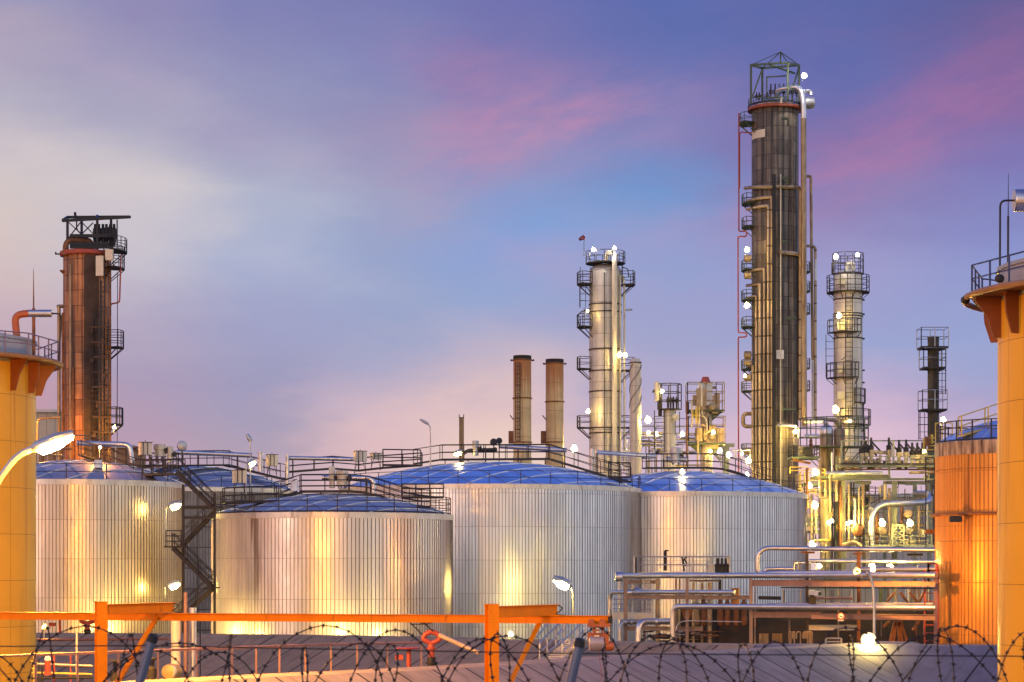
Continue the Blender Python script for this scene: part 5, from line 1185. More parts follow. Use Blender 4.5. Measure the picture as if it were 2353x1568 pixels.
m = MB(); MB().bar(z5(935, 170, 156), z5(935, 470, 156), .2).bar(z5(925, 162, 156), z5(990, 165, 156), .1).build('hydrant_post', IRON, t)
m.tube([z5(1190, 260, 156), z5(1215, 400, 156), z5(1225, 475, 156)], .06, 6); m.tube([z5(1270, 245, 156), z5(1200, 330, 156), z5(1240, 395, 156), z5(1262, 370, 156), z5(1235, 300, 156)], .06, 6, bend=.3); m.each('hose', IRON, t)
for x in (1635, 1735, 1800, 1855): MB().axis(z5(x, 505, 156), (0, 0, 1), [(.22, 0), (.22, .5), (.34, .55), (.34, .65), (.1, .7), (.1, 1.1)], 10).build('valve', IRON if x > 1700 else CREAM, t)
# the long pipes on the rack
pipe('top silver pipe along the rack, capped at its left end', [z5(290, 545, 157), P(1800, 1322.5, 148), P(2152, 1322, 139)], .205, SILVER, 0, 18)
t = thing('end_fitting', 'square-shouldered silver cap on the left end of the top rack pipe', 'pipe cap', z5(230, 560, 157)); MB().axis(z5(175, 560, 157), (1, 0, 0), [(.3, 0), (.36, .05), (.36, S(17, 157)), (.24, S(18, 157))], 18).cyl(z5(245, 600, 157), z5(245, 1700, 157), .13, 10).build('cap_shell', SILVER, t)
pipe('second silver pipe with a fat reducer, turning down at the left', [z5(92, 1700, 156), z5(92, 795, 156), z5(1240, 795, 150), z5(1990, 797, 147)], .165, SILVER, .6, 16)
t = thing('pipe_reducer', 'fat silver valve body on the second rack pipe', 'valve', z5(450, 805, 154)); MB().axis(z5(330, 800, 154.3), (1, -.1, 0), [(.17, 0), (.22, .3), (.34, .6), (.36, 1.05), (.17, 1.3)], 16).build('valve_body', SILVER, t); MB().axis(z5(432, 750, 154), (0, 0, 1), [(.14, 0), (.14, .2), (.2, .22), (.2, .26), (.05, .3), (.05, .4)], 10).build('stem', CREAM, t)
pipe('silver pipe turning down beside the rack post in the middle', [z5(1050, 1700, 149), z5(1050, 1010, 149), P(1800, 1395, 144), P(2152, 1397.5, 137)], .185, SILVER, .6, 16)
pipe('dark silver pipe bending down nearest the hoist', [z5(245, 1700, 152), z5(245, 1250, 152), z5(520, 1245, 154)], .165, GALV, .6, 14, flanges=[(z5(330, 1250, 152.5), (1, 0, 0)), (z5(420, 1250, 153), (1, 0, 0))])
pipe('thick silver pipe bending down right of the hoist', [z5(530, 1700, 150), z5(530, 1240, 150), z5(1020, 1240, 152)], .225, SILVER, .7, 16, flanges=[(z5(800, 1240, 151), (1, 0, 0))])
pipe('high silver pipe looping back on itself above the rack', [P(2152, 1316, 150), z4(-120, 640, 150), q3(1652, 545, 150), q3(1652, 300, 150), z4(300, 350, 150), z4(480, 358, 149), P(2152, 1264, 146)], .17, SILVER, 1., 18)
pipe('short bright silver pipe stub inside the pipe loop', [q3(1722, 535, 152), q3(1730, 497, 152), q3(1992, 497, 152)], .14, SILVER, .3, 16)
pipe('upper silver pipe behind the orange star lamp', [z4(340, 500, 154), P(2152, 1291, 150)], .14, SILVER, 0, 14)
pipe('middle bluish pipe right of the orange star lamp', [z4(900, 602, 149), P(2152, 1308, 146)], .19, GALV, 0, 16, flanges=[(z4(1560, 603, 147), (1, 0, 0)), (z4(1630, 603, 147), (1, 0, 0))])
pipe('thin pipe with a step under the upper rack pipe', [z4(158, 620, 155), z4(158, 522, 155), z4(360, 524, 155)], .06, SILVER, .2, 10)
pipe('flat grey pipe on top of the lower rack pipe', [z4(-160, 1015, 148), P(2145, 1388, 142)], .1, GALV, 0, 12)
pipe('short pipe with a valve end behind the camera housing', [z4(390, 942, 150), z4(850, 942, 149)], .09, MAUVE, 0, 10, flanges=[(z4(830, 942, 149), (1, 0, 0))])
pipe('curving thin conduit below the turned-down rack pipe', [z5(1090, 1380, 148.5), z5(1130, 1260, 148.5), z5(1250, 1228, 148.5), z5(2091, 1245, 147)], .035, GALV, .6, 8)
t = thing('rust_drum', 'rusty open drum where the second rack pipe ends', 'drum', z5(2000, 860, 149)); MB().axis(z5(2000, 975, 149), (0, 0, 1), [(S(10, 149), 0), (S(10, 149), S(35, 149)), (S(11, 149), S(35.2, 149)), (S(11, 149), S(36.5, 149)), (S(8, 149), S(36.7, 149))], 20).build('drum_shell', pmat('amber_rust', (.36, .16, .04), .55, .3, .35, 1.5), t)
# height sign
t = thing('height_sign', 'round red-rimmed sign with a dark 6 on the rack beam', 'sign', z4(710, 1152, 141))
p = z4(710, 1152, 140.6); r = S(7.9, 140.6)
MB().axis(p, (0, -1, 0), [(r, 0), (r, .03)], 28).build('rim', pmat('sign_red', (.6, .05, .015), .5), t)
MB().axis(p+V((0, -.03, 0)), (0, -1, 0), [(r*.74, 0), (r*.74, .008)], 28).build('face', pmat('sign_white', (.75, .72, .6), .5), t)
cu = bpy.data.curves.new('lettering', 'FONT'); cu.body = '6'; cu.size = r*1.0; cu.align_x = 'CENTER'; cu.align_y = 'CENTER'; cu.extrude = .004; cu.materials.append(IRON)
tmp = bpy.data.objects.new('lettering_curve', cu); COL.objects.link(tmp); bpy.context.view_layer.update()
me = bpy.data.meshes.new_from_object(tmp.evaluated_get(bpy.context.evaluated_depsgraph_get())); bpy.data.objects.remove(tmp); me.name = 'lettering'
o = bpy.data.objects.new('lettering', me); COL.objects.link(o); o.parent = t; o.location = p+V((-r*.24, -.045, 0))-wloc(t); o.rotation_euler = (PI/2, 0, 0)
m = MB(); m.bar(p+V((r*.02, -.044, -r*.36)), p+V((r*.2, -.044, r*.05)), .012, .05); m.box(p+V((r*.36, -.044, -r*.22)), .045, .012, .045); m.build('lettering', IRON, t)
MB().box(p+V((0, 0, -r-.06)), .4, .05, .1).build('plate', GALV, t)
# camera housing
t = thing('security_camera', 'pale box camera on a bracket above the lower rack pipe', 'security camera', z4(365, 985, 146))
a, b = z4(345, 870, 146), z4(455, 888, 145.5)
MB().bar(a, b, .34, .3).build('housing', WHITE, t); MB().bar(b, b+(b-a).normalized()*.06, .26, .22).build('lens', IRON, t); MB().bar(z4(368, 905, 146), z4(365, 985, 146), .28).box(z4(368, 965, 146), .5, .4, .5).build('bracket', IRON, t)
# cage ladder by the orange tank
t = thing('caged_ladder', 'red caged ladder standing at the edge of the orange tank', 'ladder', base(z4(1800, 600, 140)))
m = MB(); m.rail([z4(1745, 760, 140), z4(1850, 760, 140), z4(1850, 760, 141.5), z4(1745, 760, 141.5)], S(44, 140), 3, .06, 1.5, True); m.bar(z4(1740, 765, 140.7), z4(1850, 765, 140.7), 1.6, .15); m.build('cage', REDP, t)
m = MB(); m.ladder(V((z4(1782, 0, 141).x, 141, 0)), z4(1782, 600, 141), .9, .05, .5); m.build('ladder', REDP, t)
PCREAM = pmat('shaded_grimy_cream', (.42, .35, .2), .5, .1, .25, .6, streak=((.15, .1, .04), .5, .8, 2, .25))  # cream darkened: the process unit's deep shadow is in the paint
# ---------------------------------------------------------------- process unit at the right
du = 240
t = thing('process_unit', 'tangle of yellow-lit steel decks, drums and pipes between the columns and the orange tank', 'process plant', base(P(2010, 1306, du)))
PU = t
LB = pmat('pale_green_steel', (.24, .26, .19), .5, .1, .2, .8, streak=((.14, .12, .07), .52, .8, 2, .3))
def colm(x, y0, y1, w, dd, mt=LB): MB().ibeam(q7(x, y0, dd), V((q7(x, y0, dd).x, dd, 0)), S(w, dd), S(w, dd), .05, up=(0, 1, 0)).build('post', mt, t)
for x, w, dd in ((485, 9, du), (990, 10.5, du-4), (1190, 8, du+8), (690, 7, du+10), (415, 6, du+4), (1335, 8, du+6), (895, 7, du+12)): colm(x, 830, 0, w, dd)
for a, b, h, dd, mt in (((412, 682), (1400, 682), 4.6, du-5, LB), ((375, 812), (1400, 812), 5.2, du-5, LB), ((380, 785), (950, 785), 8, du-2, LB), ((900, 845), (1400, 850), 8, du+6, LB), ((600, 845), (760, 845), 7, du+4, LB), ((460, 434), (1280, 432), 2.4, du, LB), ((500, 715), (1400, 715), 3.5, du+3, RUSTM), ((400, 1250), (1400, 1262), 3, du+8, BROWNP)):
    MB().ibeam(q7(*a, dd), q7(*b, dd), S(h, dd), .35, .04).build('beam', mt, t)
for x, y0, y1 in ((467, 432, 680), (980, 432, 680), (420, 680, 760), (937, 680, 780)): MB().bar(q7(x, y0, du-4), q7(x, y1, du-4), S(4, du)).build('post', LB, t)
o = MB().box(q7(900, 676, du-1), S(230, du), 8, .16).build('deck', STEEL, t)
m = MB(); zk = q7(0, 672, du-5).z; m.rail([(q7(415, 0, du-5).x, du-5, zk), (q7(1400, 0, du-5).x, du-5, zk)], S(19, du), 2, .055, 2.5); m.build('handrail', LB, o)
for x, y0, w, h, bent in ((665, 560, 34, 45, 1), (710, 555, 40, 40, 1), (760, 525, 34, 60, 1), (935, 525, 40, 60, 1), (1035, 548, 46, 42, 1), (1105, 545, 46, 42, 1), (1165, 575, 44, 38, 1), (1215, 575, 40, 40, 1), (1265, 572, 40, 60, 1), (540, 600, 30, 40, 0), (590, 620, 40, 30, 0)):
    p = q7(x, y0+h, du-3); ww, hh = S(w*.2328, du), S(h*.2328, du)
    MB().box(p+V((0, 0, hh/2)), ww, 1.2, hh).bar(p, V((p.x, p.y, zk)), .35).build('actuator_box', PCREAM, t)
    if bent: MB().axis(p+V((0, 0, hh)), (0, 0, 1), [(.3, 0), (.3, .5), (.15, .6), (.12, 1.4)], 8).bar(p+V((0, 0, hh+1)), p+V((1.2, 0, hh-.3)), .18).build('valve_stem', IRON, t)
tube_part(t, [q7(770, 545, du-3), q7(850, 545, du-3), q7(860, 550, du-3), q7(930, 545, du-3)], S(4, du), PCREAM, 0); tube_part(t, [q7(850, 570, du-3), q7(850, 720, du-3)], S(2.8, du), PCREAM, 0)
random.seed(5)
for i in range(40):
    x = random.uniform(450, 1390); p = q7(x, random.uniform(600, 640), du+random.uniform(-2, 3)); MB().cyl(p, V((p.x, p.y, zk-.1)), random.uniform(.1, .3), 8).build('valve', random.choice([STEEL, BROWNP, IRON, PCREAM]), t)
tube_part(t, [q7(310, 750, du-6), q7(870, 748, du-6)], S(3.6, du), SILVER, 0); tube_part(t, [q7(1135, 746, du-6), q7(1400, 742, du-6)], S(3.6, du), BROWNP, 0)
tube_part(t, [q7(765, 1480, du-6), q7(765, 1050, du-6), q7(1180, 1050, du-6), q7(1330, 1035, du-3), q7(1345, 955, du+1), q7(1200, 955, du+3)], S(7.4, du), SILVER, 2.2, 'duct', 16)
m = MB()
for i in range(5): a = PI+PI/2*i/4; 
for x in (1215, 1245, 1272, 1298): m.axis(q7(x, 1046 if x < 1250 else 1036, du-5+ (x-1215)*.02), (1, 0, .2), [(S(7.9, du), -.06), (S(7.9, du), .06)], 16)
for y in (1110, 1095): m.axis(q7(767, y, du-6), (0, 0, 1), [(S(7.9, du), -.06), (S(7.9, du), .06)], 16)
m.each('duct_band', GALV, t)
for x, y, r, L, mt in ((622, 1315, 13.5, 7, RUSTM), (872, 1315, 12.2, 7, BROWNP), (1125, 1155, 10.5, 7, BROWNP), (1128, 1315, 10, 7, PCREAM)):
    p = q7(x, y, du-6); q = S(r, du)
    MB().axis(p, (.18, 1, 0), [(.1*q, -.1*q), (.6*q, -.04*q), (.92*q, .12*q), (q, .35*q), (q, L), (.7*q, L+.4)], 28).build('horizontal_drum', mt, t)
MB().axis(base(q7(308, 1010, du)), (0, 0, 1), [(S(11.8, du), 0), (S(11.8, du), q7(0, 1010, du).z), (S(6, du), q7(0, 985, du).z), (.3, q7(0, 980, du).z)], 28).build('vertical_vessel', PCREAM, t)
for x, yt, r, mt in ((320, 330, 15.2, SILVER), (447, 345, 12.8, BROWNP)):
    dd = du+6; q = S(r, dd); zt_ = q7(x, yt, dd).z; p = base(q7(x, 0, dd))
    MB().axis(p, (0, 0, 1), [(q, 3), (q, zt_), (q*.93, zt_+q*.3), (q*.7, zt_+q*.6), (q*.3, zt_+q*.78), (q*.28, zt_+q*1.1)], 28).build('reflux_vessel', pmat('vessel_lagging_'+mt.name, (.3, .2, .12) if mt is BROWNP else (.32, .24, .15), .45, .4, .25, .8, streak=((.08, .05, .03), .45, .7, 2, .1)), t)
    if mt is SILVER: MB().axis(V((p.x, p.y, zt_-.4)), (0, 0, 1), [(q*1.02, 0), (q*1.02, .4), (q*.95, .4+q*.32), (q*.72, .4+q*.62), (q*.3, .45+q*.8)], 28).build('dome_cap', SILVER, t)
platform(t, q7(380, 470, du+6), S(20, du), q7(0, 470, du).z, 180, 360, 3.2, 3.3, GREENP, .055, 3)
tube_part(t, [q7(100, 385, du), q7(250, 385, du)], S(3.8, du), SILVER, 0)
# left deck with valve gear
zd_ = q7(0, 600, du).z; o = MB().box(q7(90, 605, du), S(64, du), 4, .25).build('deck', GREENP, t)
x0, x1 = q7(-30, 0, du).x, q7(224, 0, du).x; MB().rail([(x0, du-2, zd_), (x1, du-2, zd_), (x1, du+2, zd_), (x0, du+2, zd_)], S(26, du), 3, .055, 2.2, True).build('handrail', STEEL, o)
MB().bar(q7(-20, 620, du), q7(160, 655, du), .4, .25).build('beam', RUSTM, t)
MB().axis(q7(165, 600, du), (0, 0, 1), [(S(4.5, du), 0), (S(4.5, du), S(30, du)), (S(3, du), S(36, du)), (S(4.5, du), S(38, du)), (S(2, du), S(44, du))], 14).build('drum', RUSTM, t)
MB().box(q7(20, 440, du), S(10, du), 1.2, S(18, du)).box(q7(75, 540, du-1), S(13, du), 1.2, S(24, du)).build('junction_box', PCREAM, t)
MB().axis(q7(122, 540, du-1.5), (.2, -1, 0), [(.5, -.3), (S(6, du), -.2), (S(6.5, du), .2), (.6, .4)], 14).build('manhole', IRON, t)
for x, y0, y1, r, mt in ((30, 760, 1480, 4.2, BROWNP), (130, 700, 1100, 3.4, RUSTM), (255, 620, 1000, 3., BROWNP), (460, 880, 1500, 3.4, RUSTM), (540, 860, 1500, 2.6, BROWNP), (600, 1000, 1480, 3.2, GALV), (680, 860, 1300, 3.6, BROWNP), (820, 1060, 1480, 3, RUSTM), (940, 900, 1480, 3.4, BROWNP), (1060, 1080, 1480, 2.6, RUSTM), (1230, 1070, 1480, 3.2, BROWNP), (1310, 1060, 1480, 2.6, GALV), (355, 770, 1400, 3.2, PCREAM), (315, 820, 990, 3.4, BROWNP), (415, 830, 1030, 3.4, PCREAM), (640, 880, 1280, 2, PCREAM), (372, 550, 740, 1.6, WHITE), (740, 860, 1050, 1.2, STEEL), (1295, 420, 840, 1.8, STEEL), (1360, 840, 980, 2, STEEL), (900, 860, 1010, 4, PCREAM), (850, 880, 960, 3, PCREAM), (215, 1060, 1350, 3, PCREAM), (170, 960, 1500, 2.4, BROWNP), (60, 740, 970, 2.4, YELP), (100, 740, 970, 2, YELP)):
    tube_part(t, [q7(x, y0, du-5), q7(x, y1, du-5)], S(r, du), mt, 0)
tube_part(t, [q7(430, 970, du+3), q7(610, 970, du+3), q7(625, 1000, du+3), q7(625, 1240, du+3)], S(2.8, du), PCREAM, .6); tube_part(t, [q7(1290, 780, du-7), q7(1300, 835, du-7), q7(1350, 840, du-7), q7(1355, 960, du-7)], S(1.8, du), STEEL, .8)
tube_part(t, [q7(130, 1420, du-8), q7(355, 1415, du-8), q7(355, 1385, du-8)], S(2.2, du), YELP, .4); tube_part(t, [q7(480, 1470, du-8), q7(600, 1430, du-8), q7(660, 1480, du-8)], S(6, du), BROWNP, 1.5)
tube_part(t, [q7(745, 1060, du-4), q7(970, 940, du-4), q7(1030, 890, du-4), q7(1033, 830, du-4)], S(.9, du), STEEL, .5)
MB().box(q7(665, 910, du-3), S(10, du), 1, S(11, du)).box(q7(712, 900, du-3), S(11, du), 1.2, S(16, du)).build('hoist_block', IRON, t)
MB().bar(q7(705, 960, du-3), q7(705, 1020, du-3), .12).axis(q7(705, 1030, du-3), (0, 0, 1), [(.1, -.5), (.3, -.2), (.3, .2), (.1, .5)], 8).build('hook', IRON, t)
# lower walkway
zl = q7(0, 1470, du-8).z; o = MB().box(q7(1040, 1474, du-6), S(150, du), 5, .3).build('deck', LB, t)
x0, x1 = q7(735, 0, du-8).x, q7(1350, 0, du-8).x; MB().rail([(x0, du-8.4, zl), (x1, du-8.4, zl), (x1, du-4, zl), (x0, du-4, zl)], S(22, du), 2, .06, 2.6, True).build('handrail', LB, o)
m = MB(); x0, x1 = 970, 1080
for k in range(4): ya, yb = 1265+k*52, 1265+(k+1)*52; m.bar(q7(x0, ya, du-9), q7(x1, yb, du-9), .14); m.bar(q7(x1, ya, du-9), q7(x0, yb, du-9), .14)
m.bar(q7(x0, 1265, du-9), q7(x0, 1475, du-9), .18); m.bar(q7(x1, 1265, du-9), q7(x1, 1475, du-9), .18); m.bar(q7(x0, 1265, du-9), q7(x1, 1265, du-9), .18); m.build('lattice', LB, t)
for x, y0, y1 in ((1165, 1385, 1470), (1270, 1310, 1380), (1100, 1405, 1460)): MB().box(q7(x, (y0+y1)/2, du-7), S(10, du), 1.2, S((y1-y0)*.2328, du)).build('junction_box', PCREAM, t)
# random pipework: filling between the big members
random.seed(11); cnt = 0
for i in range(46):
    x = random.uniform(-10, 1390); y0 = random.uniform(860, 1300); dd = du+random.uniform(4, 16); L = random.uniform(120, 420)
    if 745 < x < 1190 and y0 < 1100: y0 = 1120+random.uniform(0, 150)
    tube_part(t, [q7(x, y0, dd), q7(x, min(1500, y0+L), dd)], S(random.uniform(.7, 2.6), dd), random.choice([PCREAM, BROWNP, STEEL, STEEL, RUSTM, GALV, BROWNP, LB]), 0, 'pipe', 7)
for i in range(34):
    x = random.uniform(-10, 1250); y0 = random.uniform(1110, 1480); dd = du+random.uniform(2, 16); L = random.uniform(80, 420)
    if x < 500: y0 = random.uniform(860, 1480)
    tube_part(t, [q7(x, y0, dd), q7(min(1395, x+L), y0, dd), q7(min(1395, x+L), y0+random.uniform(-60, 60), dd)], S(random.uniform(.6, 1.8), dd), random.choice([PCREAM, BROWNP, STEEL, GALV, YELP, LB]), .5, 'pipe', 7)
m = MB()
for i in range(170):
    x = random.uniform(-120, 1390); y0 = random.uniform(640 if x < 330 else 860, 1400); dd = du+random.uniform(10, 22); r = S(random.uniform(.4, 1.5), dd)
    if i % 2: m.tube([q7(x, y0, dd), q7(x, min(1480, y0+random.uniform(60, 400)), dd)], r, 6)
    else: m.tube([q7(x, y0, dd), q7(min(1395, x+random.uniform(50, 260)), y0, dd)], r, 6)
structure(m.build('small_pipework', pmat('grimy_pipes', (.17, .13, .07), .6, .3, .5, .2), t), 'stuff')
m = MB()
for x, y in ((150, 1320), (150, 890), (600, 1200), (1240, 1200), (500, 1480), (80, 1120), (230, 1180), (-40, 760), (20, 980), (120, 780), (40, 1240), (260, 860), (560, 1080), (420, 1330), (1180, 1340), (800, 1330)): m.rail([q7(x, y, du+1), q7(x+random.uniform(120, 200), y, du+1)], S(16, du), 2, .06, 2.)
m.build('handrail', YELP, t)
m = MB()
for x, y, w in ((60, 870, 200), (150, 1330, 110), (250, 930, 180), (110, 1215, 120), (0, 1000, 160), (30, 1260, 150), (540, 1100, 160), (180, 800, 130)): m.box(q7(x+w/2, y, du+2), S(w*.2328, du), 4, .3)
m.each('deck', GREENP, t)
MB().ladder(q7(545, 1250, du+2), q7(545, 1000, du+2), S(10, du), .07, .8).ladder(q7(1390, 1480, du-6), q7(1390, 960, du-6), S(8, du), .07, .9).ladder(q7(575, 980, du+2), q7(575, 840, du+2), S(6, du), .07, .8).build('ladder', STEEL, t)
# riser tower of caged deck beside the orange tank
t = thing('valve_tower', 'yellow-lit valve deck between the dark stack and the orange tank rim', 'process plant', base(P(2140, 1306, 205)))
dd = 205
for x, y0, y1, r, mt in ((1300, 385, 1500, 1.4, STEEL), (1330, 380, 520, 1.4, RUSTM), (1360, 370, 460, 3, YELP), (1395, 270, 480, 1.2, CREAM), (1420, 265, 700, 1.2, STEEL), (1460, 240, 460, 1.6, YELP), (1385, 480, 1480, 1.6, STEEL)): tube_part(t, [q7(x, y0, dd), q7(x, y1, dd)], S(r, dd), mt, 0)
m = MB(); m.rail([q7(1280, 560, dd), q7(1440, 560, dd)], S(36, dd), 4, .06, 1.3); m.rail([q7(1395, 420, dd), q7(1560, 420, dd)], S(38, dd), 3, .05, 2.2); m.build('handrail', YELP, t)
MB().box(q7(1350, 790, dd), S(20, dd), 3, .4).box(q7(1350, 570, dd), S(30, dd), 3, .3).build('deck', GREENP, t)
MB().box(q7(1310, 440, dd), S(8, dd), 1, S(20, dd)).box(q7(1350, 1330, dd-60), .8, .6, .3).build('junction_box', RUSTM, t)
# ---------------------------------------------------------------- far pipe bridges behind the domes, far sheds
t = thing('pipe_bridge', 'low yellow-lit pipe bridges and railings behind the stubby columns', 'pipework', base(P(1560, 1306, 330)))
random.seed(31)
for i in range(78):
    x = random.uniform(1440, 1960); y = random.uniform(740, 1010); dd = random.uniform(300, 345); L = random.uniform(60, 260)
    if random.random() < .6: tube_part(t, [r4(x, y, dd), r4(min(2330, x+L), y, dd)], S(random.uniform(.7, 2.4), dd), random.choice([CREAM, BROWNP, GALV, LB, YELP]), 0, 'pipe', 7)
    else: tube_part(t, [r4(x, y-40, dd), r4(x, 1100, dd)], S(random.uniform(.7, 1.8), dd), random.choice([CREAM, BROWNP, GALV, LB]), 0, 'pipe', 7)
m = MB()
for y in (760, 820, 900): m.rail([r4(1600, y, 315), r4(1960, y, 315)], 2.2, 2, .06, 2.6)
m.rail([r4(2200, 1010, 300), r4(2420, 1010, 300)], 2.4, 2, .06, 2.); m.build('handrail', GALV, t)
m = MB(); m.bar(r4(2180, 850, 300), r4(2300, 848, 300), 1.2, .5); m.bar(r4(2240, 850, 300), r4(2240, 1100, 300), .8); m.bar(r4(2150, 900, 300), r4(2200, 960, 300), .4); m.build('beam', LB, t)
def shed(label, x0, x1, ytop, dd, col, gable=True):
    a, b = P(x0, ytop, dd), P(x1, ytop, dd); w = b.x-a.x
    t = thing('shed', label, 'shed', base((a+b)/2), 'far sheds')
    MB().box(V(((a.x+b.x)/2, dd+6, a.z/2)), w, 12, a.z).build('wall', pmat('shed_wall_'+str(int(x0)), col, .7, .1, .12, .3, grid=(1.2, 40, .03, .92)), t)
    MB().box(V(((a.x+b.x)/2, dd+6, a.z+.2)), w+1, 13, .4).build('roof', GALV, t)
shed('pale shed wall lit cream behind the left dark column', 78, 175, 948, 300, (.5, .42, .3))
shed('low brown shed behind the glaring street lamp', 60, 300, 1030, 285, (.35, .2, .1))
shed('pale shed seen under the process deck', 2000, 2150, 1142, 290, (.4, .37, .32))
shed('cream building wall behind the lower rack pipes', 1858, 2010, 1330, 215, (.5, .42, .28))
t = thing('roof_pipework', 'brown pipes and small boxes behind the left dome near the glaring lamp', 'pipework', base(P(150, 1306, 240)))
random.seed(8)
for i in range(16):
    x = random.uniform(80, 300); y = random.uniform(1000, 1050); tube_part(t, [P(x, y, 235), P(x+random.uniform(10, 80), y, 235)], S(random.uniform(.8, 2.6), 235), random.choice([BROWNP, RUSTM, CREAM]), 0, 'pipe', 7)
    tube_part(t, [P(x, y, 236), P(x, 1110, 236)], S(random.uniform(.8, 2), 235), random.choice([BROWNP, RUSTM, CREAM]), 0, 'pipe', 7)
# ---------------------------------------------------------------- lamps that are lit in the photograph
street([V((P(-60, 1300, 84).x, 84, 0)), P(-60, 1250, 84), P(-10, 1110, 84), P(40, 1046, 84)], P(78, 1030, 84), P(168, 996, 84), 'glaring sodium street lamp on a curved mauve pole in front of the left vessel', 38000, 'sod', .13, .5, off=(2.2, -.6, -1.2), bend=1.6)
street([V((P(1318, 0, 170).x, 170, 0)), P(1318, 1420, 170), P(1317, 1360, 170)], P(1311, 1347, 170), P(1272, 1328, 169.6), 'bright street lamp against the largest tank wall', 3000, 'warm', .09, .75, off=(0, 1.2, -.7), bend=.6)
street([base(P(1319, 1306, 190)), P(989, 1010, 190)] and [V((P(989, 0, 191).x, 191, 14)), P(989, 1000, 191), P(988, 980, 191)], P(983, 974, 191), P(965, 964, 191), 'unlit street lamp leaning over the walkway up the largest dome', 0, lit=False, r=.06, w=.25)
street([V((P(575.5, 0, 200).x, 200, 16)), P(575.5, 1015, 200)], P(575, 1012, 200), P(568, 998, 200), 'unlit dark lamp head on a thin pole above the silver roof pipe', 0, lit=False, r=.05, w=.4)
street([r2(1005, 650, 159.5), r2(1005, 510, 159.5)], r2(1030, 500, 159.5), r2(1096, 478, 159.2), 'upper yellow lamp on the left tank wall beside the stairs', 380, 'warm', .04, .5, off=(-.3, .6, -.6))
street([r2(1000, 1060, 159.5), r2(1000, 990, 159.5)], r2(1025, 982, 159.5), r2(1090, 958, 159.2), 'lower yellow lamp on the left tank wall beside the stairs', 380, 'warm', .04, .5, off=(-.3, .6, -.6))
street([V((r3(648, 400, 200).x, 200, 15)), r3(645, 310, 200)], r3(668, 300, 200), r3(716, 268, 200), 'small lit lamp below the silver riser between the tanks', 260, 'warm', .05, .5, off=(0, -.8, -.5))
street([r4(300, 960, 195), r4(300, 900, 195)], r4(285, 892, 195), r4(228, 903, 195), 'slim lit lamp under the rail on top of the largest dome', 200, 'warm', .04, .36, off=(0, -.6, -.6))
street([V((z4(1105, 0, 128).x, 128, 0)), z4(1105, 1050, 128), z4(1096, 830, 128), z4(1065, 700, 128)], z4(1030, 645, 128), z4(1010, 625, 128), 'curved pole lamp ending in the orange star over the pipe rack', 0, 'sod', .09, .3, lit=False)
flood(z4(895, 600, 138), 'orange star lamp glaring among the silver rack pipes', 4200, 'sod', .4, [z4(960, 700, 140), z4(900, 610, 139)], off=(.8, -1.6, 0))
flood(z4(1055, 1420, 116.5), 'large white glaring lamp at the crest of the right embankment', 2600, 'warm', .75, [V((z4(1115, 0, 117).x, 117, 3)), z4(1115, 1385, 117)], .06, face=V((-.35, -.9, -.15)))
